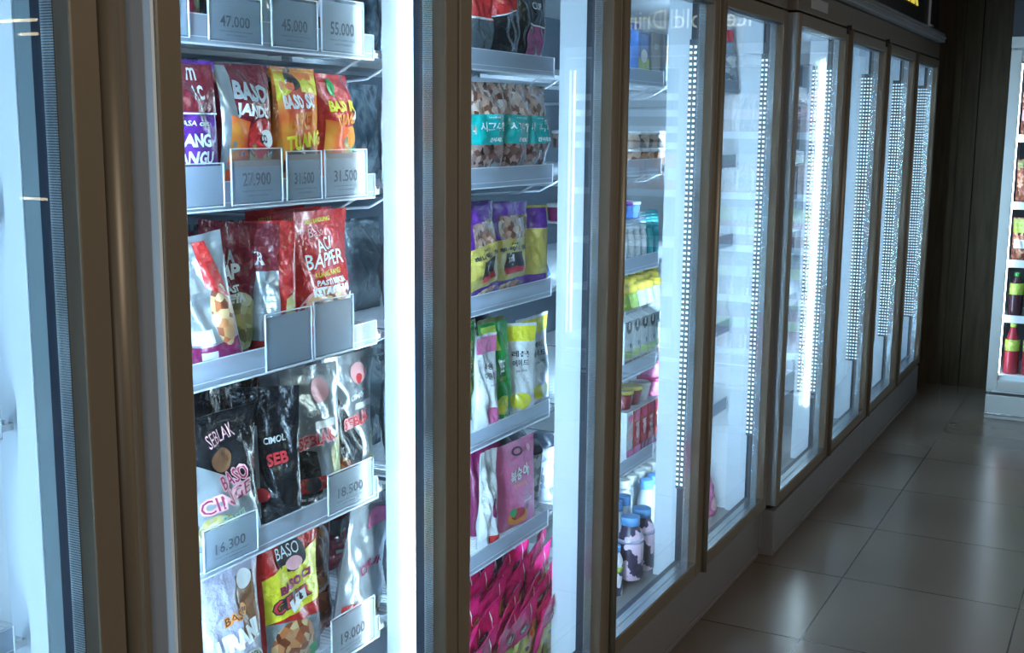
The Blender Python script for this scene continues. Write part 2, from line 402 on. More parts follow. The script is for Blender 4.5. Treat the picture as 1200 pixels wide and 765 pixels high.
def make_door(root, xf, ya, yb, handle=None, z0=0.197, z1=2.007, hinge=True, st=0.046):
    K = []
    g = G(); member(g, xf-0.050, xf, ya+.003, yb-.003, z0, z1, st, M_bronze)
    d = g.build('door', root, 0.003)
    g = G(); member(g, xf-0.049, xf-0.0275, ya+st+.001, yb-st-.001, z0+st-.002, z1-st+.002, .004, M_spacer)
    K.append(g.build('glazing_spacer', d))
    g = G(); a, b, c, e = ya+st+.0048, yb-st-.0048, z0+st+.002, z1-st-.002
    g.box(xf-.031, xf-.0285, a, b, c, e, M_glass); g.box(xf-.046, xf-.0435, a, b, c, e, M_glass)
    K.append(g.build('glass', d))
    g = G(); member(g, xf-0.072, xf-0.0505, ya+.006, yb-.006, z0+.003, z1-.003, st-.006, M_gasket)
    K.append(g.build('gasket', d))
    # dark inner lining of the frame edge
    g = G(); u0, u1 = ya+st-.001, yb-st+.001; w0, w1 = z0+st-.001, z1-st+.001
    for q in ((u0, u0+.0025, w0, w1), (u1-.0025, u1, w0, w1), (u0, u1, w1-.0025, w1)): g.box(xf-.0265, xf-.004, *q, M_reveal)
    g.box(xf-.0265, xf-.004, u0, u1, w0, w0+.0025, M_silver)  # bottom strip paler: light falling on the sill put into its colour
    K.append(g.build('inner_edge', d))
    if handle:
        yy = ya+.016 if handle == 'L' else yb-.026
        n = 10; rr = 0.0115; vs = []; 
        for z in (z0, z1):
            for k in range(n+1):
                t = math.pi*k/n; vs.append((xf+0.0155*math.sin(t)+.0, yy-rr*math.cos(t), z))
        fs = [(k, k+1, n+2+k, n+1+k) for k in range(n)]+[tuple(range(n, -1, -1)), tuple(range(n+1, 2*n+2))]
        K.append(G().add(vs, fs, M_bronze, True).build('handle', d))
    if hinge:
        g = G(); g.box(xf, xf+.006, yb-.045, yb-.008, z1-.022, z1+.004, M_black).box(xf-.004, xf+.012, yb-.02, yb-.008, z1-.004, z1+.014, M_black)
        K.append(g.build('hinge', d, .0015))
    return d

def shelf(root, xf, y0, y1, L, depth=0.50, rail=True, wires=True):
    xs = xf-0.155
    g = G()
    if wires:
        n = int((y1-y0+.09)/0.0135)
        for i in range(n+1):
            y = y0-.045+(y1-y0+.09)*i/n; g.box(xs-depth, xs-.002, y-.0022, y+.0022, L+.0155, L+.0205, M_wire)
    for x in (xs-.006, xs-depth*0.5, xs-depth):
        g.box(x-.004, x+.004, y0-.047, y1+.047, L+.006, L+.0155, M_wire)
    s = g.build('shelf', root)
    if rail:
        g = G(); x = xs+.005
        g.box(x-.001, x+.001, y0, y1, L, L+.047, M_rail)
        g.box(x-.002, x+.003, y0, y1, L, L+.003, M_edge); g.box(x-.001, x+.0015, y0, y1, L+.0455, L+.047, M_edge)
        g.box(x-.001, x+.0015, y0, y1, L+.012, L+.0132, M_edge)
        for y in (y0, y1): g.box(x-.003, x+.003, y-.001, y+.001, L, L+.047, M_edge)
        g.build('price_rail', s)
    for y in (y0-.006, y1+.006):
        g = G()
        g.tube([(xs-.004, y, L+.035), (xs-.012, y, L+.012), (xs-.09, y, L-.028), (xs-.30, y, L-.045), (xs-depth-.04, y, L-.05)], .0028, M_wire)
        g.tube([(xs-.004, y, L+.016), (xs-depth, y, L+.016)], .003, M_wire)
        g.build('shelf_bracket', s)
    return s

def cooler(name, xf, gaps, label, handles, bright, refl_dots, shelves=True, noshelf=(), header=True, hinges=None, xk=0.024, pb=0.0):
    ya, yb = gaps[0], gaps[-1]
    root = empty(name, (xf-0.4, (ya+yb)/2, 0)); root['label'] = label; root['category'] = 'cooler'
    inv = Matrix.Translation((-(xf-0.4), -(ya+yb)/2, 0))
    parts = []
    class P:  # proxy that shifts geometry to the root's frame
        pass
    tmp = root
    # carcass
    g = G(); xb = xf-0.80
    g.box(xb-.04, xb, ya, yb, .08, 2.05, M_back)
    g.box(xb, xf-.075, ya, ya+.02, .08, 2.05, M_white); g.box(xb, xf-.075, yb-.02, yb, .08, 2.05, M_white)
    g.box(xb, xf-.075, ya+.02, yb-.02, 1.99, 2.05, M_white)
    body = g.build('insulated_body', root)
    g = G(); g.box(xb, xf-.08, ya+.02, yb-.02, .10, .172, M_white)
    for y in [gaps[i]+f*(gaps[i+1]-gaps[i]) for i in range(len(gaps)-1) for f in (.25, .42, .60, .77)]:
        for x in (xf-.19, xf-.235): g.box(x-.006, x+.006, y-.04, y+.04, .1715, .1727, M_gasket)
    deck = g.build('base_deck', root)
    # outer skin: sides, top fascia and the frame behind the doors
    g = G(); g.box(xb-.05, xf-.052, ya-.004, ya, .03, 2.30, M_bronze); g.box(xb-.05, xf-.052, yb, yb+.004, .03, 2.30, M_bronze)
    g.box(xf-.075, xf-.052, ya, yb, 2.0, 2.012, M_black); g.box(xf-.075, xf-.052, ya, yb, .16, .20, M_black)
    for y in gaps: g.box(xf-.075, xf-.0535, max(ya, y-.012), min(yb, y+.012), .17, 2.01, M_black)
    g.build('outer_frame', root)
    g = G(); g.box(xf-.08, xf-.004, ya, yb, 2.014, 2.10, M_bronze2); g.build('top_fascia', root, .003)
    if header:
        g = G(); g.box(xf-.30, xf-.02, ya, yb, 2.10, 2.62, mat('header_black', (.02, .02, .024), .35)); g.build('header_panel', root, .003)
    # kick panels, one under each pair of doors
    kk = [gaps[i] for i in range(0, len(gaps), 2)]
    if kk[-1] != gaps[-1]: kk.append(gaps[-1])
    for a, b in zip(kk[:-1], kk[1:]):
        g = G(); g.box(xf-.5, xf-xk, a+.002, b-.002, .0, .178, M_kick); g.box(xf-xk, xf-xk+.004, a+.006, b-.006, .012, .024, M_kick)
        g.build('kick_panel', root, .004)
    g = G(); g.box(xf-.30, xf-.0505, ya-.008, ya-.0045, .03, 2.10, M_side); g.box(xf-.0495, xf-.004, ya-.003, ya+.0025, .20, 2.005, M_side); [g.mats.__setitem__(0, M_side2)] if xf == X2 else 0; g.build('side_panel', root)
    # posts and led strips
    for i, y in enumerate(gaps):
        w = .038
        a, b = (y+.0, y+w) if i == 0 else ((y-w, y) if i == len(gaps)-1 else (y-w, y+w))
        end = i in (0, len(gaps)-1)
        g = G(); g.box(xf-.148-pb, xf-.0745-pb, a, b, .172, 1.99, M_post)
        if pb: g.box(xf-.0745-pb, xf-.0725, a+.002, b, .172, 1.99, M_teal)
        p = g.build('door_post', root, .002)
        if i > 0:      # face towards the previous bay (seen from the aisle)
            if (i-1) in bright:
                g = G(); zt, zb = (1.88, .42) if bright[i-1] else (1.99, .172)
                g.box(xf-.098, xf-.086, a-.006, a, zb, zt, M_ledb)
                g.build('led_strip', p)
            if (i-1) in refl_dots:  # columns of glowing dots stand in for LED reflections at the door edge
                cols = (.0705, .0565) if X2 != xf else ((.0565, .0705, .112, .126) if i == 1 else (.0565, .0705, .0845, .0985))
                g = G(); g.box(xf-max(cols)-.005, xf-.052, a-.012, a-.0085, .48, 1.86, M_dot_backing) if i != 1 or xf != X2 else g.box(xf-.0735, xf-.052, a-.012, a-.0085, .48, 1.86, M_dot_backing).box(xf-.131, xf-.107, a-.012, a-.0, .48, 1.86, M_dot_backing)
                k = 0; z = .49
                while z < 1.85:
                    for x in [xf-q for q in cols]: g.box(x-.0036, x+.0036, a-.0135, a-.012, z, z+.0072, M_refl_dot)
                    z += .0166
                g.build('led_reflection_dots', p)
        if i < len(gaps)-1:
            g = G(); g.box(xf-.089, xf-.077, b, b+.006, .18, 1.90, M_led1 if (bright.get(i) is False or pb) else M_led); g.build('led_strip', p)
    # doors, shelves
    for i in range(len(gaps)-1):
        make_door(root, xf, gaps[i], gaps[i+1], handles.get(i), hinge=(hinges is None or i in hinges))
        if i in noshelf: continue
        for L in LEV: shelf(root, xf, gaps[i]+.062, gaps[i+1]-.066, L)
    # move the children into the root's frame
    for o in root.children: o.data.transform(inv)
    for o in root.children:
        for c in o.children: c.data.transform(inv)
    return root

cA = cooler('display_cooler', X0, [0.35, 1.128], 'bronze framed glass door cooler cut off by the left edge of the photo', {}, {}, [], hinges=(), pb=.040)
g = G(); n = 12; vs = [(X0-.012+.017*math.sin(math.pi*k/n), 1.148-.0175*math.cos(math.pi*k/n), z) for z in (.17, 2.10) for k in range(n+1)]
g.add(vs, [(k, k+1, n+2+k, n+1+k) for k in range(n)]+[tuple(range(n, -1, -1)), tuple(range(n+1, 2*n+2))], M_bronze, True)
g.box(X0-.06, X0-.012, 1.130, 1.183, .03, 2.10, M_bronze); g = g.build('corner_trim', cA); g.data.transform(Matrix.Translation(-cA.location))
cB = cooler('display_cooler', X1, [1.192, 1.975, 2.757, 3.513, 4.268], 'four door bronze framed cooler full of snack packs and drinks, nearest whole one', {2: 'L', 3: 'L'}, {0: False}, [2, 3], hinges=())
cC = cooler('display_cooler', X2, [4.296, 5.105, 5.935, 6.735, 7.535], 'four door cooler at the far end of the row, beside the brown wall', {1: 'L', 2: 'L', 3: 'L'}, {0: True}, [0, 1, 2, 3], hinges=(0, 1), xk=0.006)

def child(g, name, root, bevel=0):
    o = g.build(name, root, bevel); o.data.transform(Matrix.Translation(-root.location)); return o
# awning light bar and sign on the far cooler
g = G(); m = mat('light_bar_acrylic', (.38, .42, .46), .25, .3)
g.box(X2-.01, X2+.035, 4.35, 7.46, 2.102, 2.152, m); g.box(X2-.01, X2+.042, 4.35, 7.46, 2.122, 2.132, M_kick)
child(g, 'light_bar', cC, .004)
def wall_text(s, x, yc, zc, w, h, m, bold=.02, shear=0, flip=False, ax='x', thick=.003):
    vs, fs = text_geo(s, bold, shear); g = G()
    if ax == 'x': P0 = [(x+thick, yc+a*w, zc+b*h) for a, b in vs]; P1 = [(x, yc+a*w, zc+b*h) for a, b in vs]
    else: P0 = [(yc+a*w, x-thick, zc+b*h) for a, b in vs]; P1 = [(yc+a*w, x, zc+b*h) for a, b in vs]
    g.add(P0, fs, m)
    cnt = {}
    for f in fs:
        for i in range(len(f)):
            e = (f[i], f[(i+1) % len(f)]); cnt[tuple(sorted(e))] = cnt.get(tuple(sorted(e)), []) + [e]
    n = len(vs); g.add(P0+P1, [(e[0][0], e[0][0]+n, e[0][1]+n, e[0][1]) for k, e in cnt.items() if len(e) == 1], m)
    return g
M_yel = mat('sign_yellow', (.9, .75, .08), .5, emit=(1, .82, .1), es=.4)
child(wall_text('Cold Drink', X2-.019, 6.15, 2.335, 1.35, .17, M_yel, .03, .25), 'sign_lettering', cC)
g = G(); g.box(X2-.02, X2-.01, 7.16, 7.19, 2.18, 2.40, M_white); g.box(X2-.02, X2+.0, 7.16, 7.23, 2.175, 2.185, M_white)
child(g, 'sign_clip', cC, .002)
g = G(); g.box(X2-.0035, X2+.0, 4.47, 4.72, 2.035, 2.075, mat('tape_worn', (.5, .5, .48), .3, coat=.3, bump=(60, .8, .01)))
child(g, 'tape_patch', cC, .001)
# evaporator fan in the ceiling of the far cooler
g = G(); g.box(X2-.42, X2-.16, 4.62, 4.95, 1.90, 1.985, M_gasket)
child(g, 'evaporator_housing', cC, .01)

# ------------------------------------------------------------------ end fridge (faces the camera)
fx0, fx1, fy = -0.686, 0.98, 7.06
fr = empty('display_fridge', (.15, 7.4, 0)); tag(fr, 'silver framed upright fridge against the brown wall at the right edge', 'fridge')
g = G(); g.box(fx0, fx1, fy+.60, fy+.78, 0.02, 2.05, M_fridge); g.box(fx0, fx0+.03, fy+.03, fy+.60, .15, 2.05, M_fridge); g.box(fx1-.03, fx1, fy+.03, fy+.60, .15, 2.05, M_fridge)
g.box(fx0+.03, fx1-.03, fy+.03, fy+.60, 1.99, 2.05, M_white); g.box(fx0+.03, fx1-.03, fy+.03, fy+.60, .15, .25, M_white); g.box(fx0+.03, fx1-.03, fy+.59, fy+.60, .25, 1.99, mat('fridge_liner_dark', (.05, .07, .09), .5))
child(g, 'fridge_body', fr)
g = G(); g.box(fx0, fx1, fy+.02, fy+.6, .0, .135, M_fridge); g.box(fx0, fx1, fy+.012, fy+.02, .02, .035, M_silver); child(g, 'kick_panel', fr, .004)
g = G(); g.box(fx0, fx1, fy, fy+.6, 2.04, 2.10, M_fridge); child(g, 'top_fascia', fr, .004)
g = G(); g.box(fx0, fx1, fy+.015, fy+.5, 2.10, 2.52, mat('sign_panel_dark', (.03, .035, .045), .3)); child(g, 'header_panel', fr, .004)
M_signw = mat('sign_cream', (.85, .8, .55), .5, emit=(.95, .9, .6), es=1.0)
child(wall_text('Ice Cold Drink', fy+.015, .20, 2.255, .86, .115, M_signw, .0, 0, ax='y'), 'sign_lettering', fr)
for i, (a, b) in enumerate(((fx0, .145), (.145, fx1))):
    g = G(); w = .058; z0, z1 = .165, 2.03
    g.box(a+.002, a+w, fy, fy+.03, z0, z1, M_fridge); g.box(b-w, b-.002, fy, fy+.03, z0, z1, M_fridge)
    g.box(a+w, b-w, fy, fy+.03, z0, z0+w, M_fridge); g.box(a+w, b-w, fy, fy+.03, z1-w, z1, M_fridge)
    d = child(g, 'door', fr, .003)
    g = G(); g.box(a+w-.003, b-w+.003, fy+.012, fy+.015, z0+w-.003, z1-w+.003, M_glass); gl = g.build('glass', d); gl.data.transform(Matrix.Translation(-fr.location))
    g = G(); g.box(a+.045, a+.062, fy+.04, fy+.05, .26, 1.96, M_ledf); g.box(b-.062, b-.045, fy+.04, fy+.05, .26, 1.96, M_ledf)
    g.box(a+.045, b-.045, fy+.04, fy+.05, .235, .252, M_white)
    child(g, 'led_strip', fr)
    levs = (.575, .885, 1.205, 1.57) if i == 0 else (.575, .885, 1.205, 1.50, 1.60, 1.70, 1.80)
    for L in levs:
        g = G(); g.box(a+.04, b-.04, fy+.07, fy+.55, L-.012, L-.004, M_wire); g.box(a+.04, b-.04, fy+.062, fy+.07, L-.03, L+.012, M_white)
        child(g, 'shelf', fr)

# ------------------------------------------------------------------ film colours
F = dict(red=film('red', (.55, .03, .03)), darkred=film('darkred', (.20, .015, .03)), black=film('black', (.012, .014, .018)),
    purple=film('purple', (.14, .03, .30)), silver=mat('foil_silver', (.42, .46, .49), .28, .55, bump=(20, .7, .012)), white=film('white', (.72, .76, .78)),
    yellow=film('yellow', (.80, .75, .05)), orange=film('orange', (.75, .22, .03)), green=film('green', (.02, .30, .06)), teal=film('teal', (.0, .40, .38)),
    pink=film('pink', (.80, .20, .42)), hotpink=film('hotpink', (.78, .02, .20)), wine=film('wine', (.25, .02, .10)), gold=film('gold', (.62, .50, .12)),
    grey=film('grey', (.30, .36, .40)), blue=film('blue', (.10, .25, .65)), lilac=film('lilac', (.50, .50, .66)), olive=film('olive', (.30, .34, .12)),
    smoke=film('smoke', (.10, .13, .15)), lime=film('lime', (.45, .62, .10)), brown=film('brown', (.22, .10, .05)))
I = dict(white=mat('ink_white', (.85, .87, .88), .5), black=mat('ink_black', (.03, .03, .035), .5), red=mat('ink_red', (.62, .04, .05), .5), yellow=mat('ink_yellow', (.85, .75, .06), .5),
    green=mat('ink_green', (.06, .40, .15), .5), wine=mat('ink_wine', (.30, .02, .08), .5), orange=mat('ink_orange', (.85, .30, .05), .5), pinkish=mat('ink_rose', (.85, .45, .48), .5), grey=mat('ink_grey', (.4, .42, .45), .5),
    purple=mat('ink_purple', (.2, .04, .4), .5), lightgreen=mat('ink_pale_green', (.55, .78, .62), .5), pink=mat('ink_pink', (.9, .35, .5), .5))
FOOD = ramp_mat('food_print_meatballs', [(.10, .02, .01), (.45, .12, .04), (.62, .30, .12), (.75, .55, .30), (.30, .06, .02)], 70, bump=.3)
FOODG = ramp_mat('food_print_noodles', [(.12, .10, .03), (.55, .45, .15), (.75, .68, .45), (.35, .40, .12)], 60, bump=.3)
FOODD = ramp_mat('food_print_dark', [(.03, .015, .01), (.18, .06, .03), (.35, .18, .09), (.08, .03, .03)], 60, bump=.3)
FLAME = ramp_mat('print_flame', [(.55, .03, .02), (.80, .12, .03), (.85, .40, .06), (.60, .05, .02)], 9, kind='NOISE')
NUTS = ramp_mat('clear_bag_of_nuts', [(.08, .03, .02), (.40, .20, .14), (.70, .52, .42), (.16, .07, .05), (.80, .74, .70)], 75, .2, bump=.8)
NUTSD = ramp_mat('clear_bag_dark_beans', [(.03, .015, .012), (.22, .09, .07), (.45, .30, .26), (.06, .03, .02)], 80, .2, bump=.8)
COW = ramp_mat('cow_print', [(.02, .02, .05), (.03, .03, .07), (.86, .80, .86), (.9, .84, .9)], 16, .35, 'NOISE')
COWP = ramp_mat('cow_print_pink', [(.03, .02, .05), (.04, .03, .07), (.86, .62, .76), (.88, .7, .84), (.80, .35, .5)], 16, .35, 'NOISE')
for m_ in (COW, COWP):
    for n_ in m_.node_tree.nodes:
        if n_.type == 'VALTORGB': n_.color_ramp.interpolation = 'CONSTANT'; n_.color_ramp.elements[2].position = .47; n_.color_ramp.elements[1].position = .40
BLOCK = ramp_mat('busy_print', [(.08, .1, .12), (.5, .55, .6), (.75, .78, .8), (.2, .25, .35)], 60)
CRINK = ramp_mat('crinkled_clear_wrap', [(.05, .09, .12), (.18, .27, .33), (.50, .62, .70), (.09, .14, .18)], 28, .18, 'NOISE', stretch=(1, 1, .5), bump=1)

# ------------------------------------------------------------------ price tags
def price_tag(xs, y0, y1, z0, z1, text=None, holder=False, orange=False, label='', group=None, blank=False):
    W_, H_ = y1-y0, z1-z0; g = G(); t = .0006
    root = empty('price_tag', (xs, (y0+y1)/2, z0)); tag(root, label, 'price tag', group)
    g = G(); g.box(0, .0012, -W_/2, W_/2, 0, H_, M_clear)
    for a, b, c, d in ((-W_/2, -W_/2+.0015, 0, H_), (W_/2-.0015, W_/2, 0, H_), (-W_/2, W_/2, H_-.0015, H_), (-W_/2, W_/2, 0, .0015)): g.box(-.0008, .002, a, b, c, d, M_edge)
    g.build('plastic_sleeve', root)
    if not blank or True:
        hh = H_*(.78 if holder else .93)
        g = G(); g.box(-.0016, -.0002, -W_/2+.006, W_/2-.004, .004, hh, M_paper)
        if orange: g.box(-.0002, .0, -W_/2+.006, W_/2-.004, hh-.010, hh, mat('tag_orange_band', (.85, .62, .50), .7))
        if text:
            vs, fs = text_geo(text, 0.015); g.add([(.0016, a*W_*.55-W_*.02, H_*.45+b*H_*.24) for a, b in vs], fs, M_ink)
            for j, s in enumerate(('harga sudah termasuk pajak', 'per bungkus')):
                vs, fs = text_geo(s, 0); g.add([(.0016, a*W_*(.62-.25*j), H_*(.24-.08*j)+b*H_*.045) for a, b in vs], fs, M_ink)
        g.build('paper_card', root)
    if holder:
        g = G()
        for y in (-W_*.28, W_*.24): g.tube([(.001, y, H_*.9), (.0035, y, H_*.9)], .003, M_ink, 10)
        g.build('clip_holes', root)
    return root
xr = X1-.146
price_tag(xr, 1.392, 1.415, 1.728, 1.79, None, label='price tag at the left end of the top rail, mostly hidden by the frame')
price_tag(xr, 1.457, 1.585, 1.727, 1.800, '47.000', label='price tag reading 47.000, leftmost of the three on the top shelf rail')
price_tag(xr, 1.609, 1.735, 1.727, 1.812, '45.000', label='price tag reading 45.000, in the middle of the top shelf rail')
price_tag(xr, 1.745, 1.874, 1.727, 1.822, '55.000', label='price tag reading 55.000 at the right of the top shelf rail')
price_tag(xr, 1.385, 1.482, 1.47, 1.54, None, label='leftmost white price tag below the purple snack pouch')
price_tag(xr, 1.499, 1.629, 1.47, 1.562, '27.900', True, True, label='price tag with clip holes and orange band reading 27.900')
price_tag(xr, 1.640, 1.740, 1.47, 1.556, '31.500', False, True, label='price tag reading 31.500 below the yellow-topped meatball pack')
price_tag(xr, 1.748, 1.880, 1.47, 1.557, '31.500', False, True, label='price tag reading 31.500 at the right end of the second rail')
price_tag(xr, 1.573, 1.702, 1.183, 1.283, None, label='blank white price tag on the left, under the big red pouch')
price_tag(xr, 1.708, 1.830, 1.183, 1.289, None, label='blank white price tag on the right, under the big red pouch')
price_tag(xr, 1.405, 1.540, .878, .952, '16.300', label='price tag reading 16.300 on the fourth shelf rail at the left')
price_tag(xr, 1.741, 1.890, .878, .958, '18.500', label='bright price tag at the right of the fourth shelf rail')
price_tag(xr, 1.744, 1.890, .580, .672, '19.000', label='price tag at the right of the lowest rail beside the light post')

# ------------------------------------------------------------------ bay 1: snack pouches
XP = X1-.215
Z = [l+.023 for l in LEV]
# top shelf: only the lower parts show behind the tags
top = [('crimson', F['darkred'], 1.46), ('green', F['green'], 1.60), ('plain silver', F['silver'], 1.71), ('brown', F['brown'], 1.83), ('dark', F['smoke'], 1.38)]
for i, (n_, m_, y) in enumerate(top):
    pouch('snack_pouch', XP, y, Z[0], .105, .20, .05, m_, [('r', -.3, .25, .3, .6, F['lilac'])], seed=i, label=f'{n_} snack pouch on the top shelf behind the price tags')
# second shelf
pouch('snack_pouch', XP, 1.462, Z[1], .15, .215, .05, F['purple'], [('r', -.46, .62, .46, .97, F['darkred']), ('t', 'm', .25, .90, .16, .10, I['white']), ('t', 'AC', .27, .76, .22, .11, I['white'], 0, .04),
    ('t', 'RASA capit', .14, .53, .60, .05, I['white']), ('t', 'KANG', .14, .41, .56, .10, I['white'], 0, .04), ('t', 'BANGU', .14, .28, .60, .10, I['white'], 0, .04), ('r', -.46, .60, .46, .612, I['white']), ('r', -.46, .16, .46, .17, I['white'])],
    'pillow', seed=11, yaw=-8, label='purple and dark red snack pouch with white lettering, beside the door frame', behind=1, blabel='purple snack pouch behind the front purple one on the second shelf')
pouch('snack_pouch', XP, 1.612, Z[1], .135, .215, .055, F['darkred'], [('p', [(-.48, .0), (-.30, .0), (-.25, .98), (-.48, .98)], F['silver']), ('p', [(-.42, .0), (-.1, .0), (-.08, .55), (-.38, .6)], FLAME), ('e', .18, .22, .28, .2, FOODG), ('e', .15, .42, .26, .16, F['red']),
    ('t', 'BASO', .08, .78, .66, .15, I['grey'], -6, .05), ('t', 'JANDO', .08, .62, .70, .12, I['white'], -6, .05), ('e', .22, .42, .12, .07, I['white']), ('t', 'CO', .22, .42, .16, .07, I['black'], -6, .05)],
    'pillow', seed=12, yaw=-3, label='dark red meatball snack pouch with a silver left edge and large letters', behind=2, blabel='dark red snack pouch in the row behind the silver-edged one')
pouch('snack_pouch', XP, 1.748, Z[1], .132, .215, .055, F['orange'], [('r', -.47, .0, .47, .97, FLAME), ('p', [(-.48, .72), (-.12, .82), (.1, .97), (-.48, .97)], F['yellow']), ('p', [(.0, .80), (.46, .78), (.46, .97), (.0, .97)], F['yellow']), ('e', -.12, .90, .14, .09, F['black']), ('e', .0, .18, .36, .2, FOODD),
    ('t', 'BASO SOT', 0, .72, .84, .12, I['white'], 2, .05), ('t', 'CEKER', .05, .56, .6, .15, I['orange'], 6, .05), ('t', 'TULANG', .06, .40, .84, .13, I['yellow'], 8, .05)],
    'pillow', seed=13, label='orange meatball snack pouch with a bright yellow top and bone picture', behind=2, blabel='orange snack pouch in the row behind the yellow-topped one')
pouch('snack_pouch', XP-.003, 1.872, Z[1], .115, .208, .055, F['red'], [('e', -.22, .88, .10, .08, F['green']), ('p', [(-.45, .05), (.1, .05), (.3, .5), (-.45, .6)], FLAME), ('e', .2, .28, .26, .22, FOODG), ('e', .2, .44, .13, .1, I['orange']), ('e', .3, .3, .1, .06, I['green']),
    ('t', 'BASO KO', 0, .72, .82, .10, I['yellow'], 2, .05), ('t', 'TULANG', .0, .60, .66, .10, I['orange'], 4, .05), ('r', .15, .60, .42, .68, I['white'])],
    'pillow', seed=14, yaw=6, label='bright red meatball pouch with a white sticker, rightmost on its shelf', behind=2, blabel='red snack pouch in the row behind the one with the white sticker')
# third shelf
pouch('snack_pouch', XP+.012, 1.508, Z[2], .105, .222, .075, F['silver'], [('p', [(-.45, .02), (.45, .02), (.45, .2), (-.45, .2)], F['wine']), ('e', .26, .40, .20, .24, FOOD), ('p', [(.05, .62), (.45, .5), (.2, .95), (.0, .95)], F['red']), ('r', -.40, .22, .0, .32, I['white']), ('r', -.25, .06, .0, .16, I['white'])] + [('r', -.4, .40+.05*k, -.06, .412+.05*k, I['grey']) for k in range(7)],
    seed=21, yaw=-32, roll=-10, lean=4, label='silver-white food pouch leaning by the door frame with printed bowl and small print')
pouch('snack_pouch', XP-.035, 1.585, Z[2], .15, .232, .05, F['darkred'], [('e', .06, .26, .36, .22, FOODG), ('t', 'A', -.04, .74, .18, .10, I['grey'], 8, .04), ('t', 'BAP', -.1, .62, .52, .12, I['white'], 8, .05), ('t', 'PAST', -.05, .50, .40, .05, I['white'], 6, .04), ('t', 'KETA', .0, .43, .52, .07, I['white'], 6, .06)],
    seed=22, roll=7, yaw=-6, label='dark wine-red pouch leaning back in the shade behind the silver-white one')
pouch('snack_pouch', XP-.004, 1.682, Z[2], .092, .228, .07, F['red'], [('p', [(-.46, .08), (.06, .08), (.10, .62), (-.46, .62)], F['silver']), ('p', [(-.46, .62), (.1, .62), (.2, .98), (-.46, .98)], F['darkred']), ('t', 'R', -.25, .72, .22, .1, I['white'], 0, .05), ('p', [(.20, .05), (.45, .05), (.42, .45), (.24, .40)], FOODG)] + [('r', -.42, .18+.05*k, .0, .19+.05*k, I['grey']) for k in range(8)],
    seed=23, yaw=-38, label='red pouch turned sideways showing its silver back panel')
pouch('snack_pouch', XP+.004, 1.822, Z[2]-.002, .180, .242, .06, F['red'], [('e', -.10, .25, .40, .17, I['pinkish']), ('e', -.10, .25, .36, .15, FOOD), ('t', 'ASLI BANDUNG', -.02, .925, .58, .035, I['yellow'], 2, .02), ('t', 'BaSo', -.1, .84, .34, .07, I['pinkish'], 2, .0),
    ('t', 'ACI', -.0, .74, .40, .10, I['white'], 4, .01), ('t', 'BAPPER', .02, .625, .84, .115, I['white'], 2, .01), ('t', 'KURANG RANGU', .04, .52, .60, .04, I['yellow'], 2, .0), ('t', 'PASTI BIKIN', .05, .455, .56, .045, I['white'], 2, .05), ('t', 'KETAGIHAN', .06, .39, .80, .065, I['white'], 2, .08),
    ('p', [(.20, .25), (.46, .28), (.44, .34), (.18, .31)], I['white']), ('t', '5 sachet', .32, .295, .16, .025, I['black'], 4, .0)],
    seed=24, yaw=2, label='large bright red pouch with big white hand-drawn lettering and a bowl', behind=2, blabel='red pouch hidden behind the large lettered red one')
pouch('snack_pouch', XP-.055, 1.91, Z[2], .11, .238, .06, F['red'], [('r', -.1, .5, .4, .56, I['pinkish']), ('e', .1, .2, .2, .1, I['wine'])], seed=25, yaw=12, label='red pouch half hidden at the right of the large lettered one')
# fourth shelf
pouch('snack_pouch', XP+.016, 1.518, Z[3], .155, .23, .07, F['black'], [('p', [(-.48, .02), (.44, .02), (.30, .42), (-.48, .70)], F['silver']), ('e', -.2, .14, .26, .14, FOODG), ('e', -.05, .66, .15, .09, F['brown']), ('t', 'SEBLAK', .02, .84, .46, .10, I['pinkish'], 12, .0), ('t', 'BASO', .12, .52, .5, .12, I['pinkish'], 10, .07), ('t', 'BASO', .12, .52, .46, .10, I['wine'], 10, .01),
    ('t', 'CINGE', -.02, .38, .86, .13, I['pinkish'], 10, .08), ('t', 'CINGE', -.02, .38, .82, .105, I['wine'], 10, .0), ('t', 'Pasta', .05, .24, .42, .08, I['lightgreen'], 10, .02), ('r', .05, .08, .34, .17, I['white'])],
    seed=31, yaw=-10, roll=-3, label='black and silver pouch with jagged pink lettering beside the door frame')
pouch('snack_pouch', XP-.05, 1.60, Z[3], .17, .255, .05, F['black'], [('t', 'BASO', .1, .5, .3, .08, I['wine'], 4, .04)], seed=32, yaw=-5, label='plain black pouch standing between the jagged-letter pouch and the narrow one', behind=1, blabel='plain black pouch deeper on the fourth shelf')
pouch('snack_pouch', XP+.01, 1.642, Z[3], .12, .25, .05, F['black'], [('p', [(-.46, .05), (-.1, .05), (-.14, .72), (-.44, .75)], F['silver']), ('e', -.1, .22, .14, .05, I['red']), ('t', 'CIMOL', .2, .62, .4, .05, I['white'], 5, .02), ('t', 'SEB', .25, .48, .4, .09, I['red'], 8, .04)],
    seed=33, yaw=-52, label='narrow edge-on black pouch with a bright silver strip')
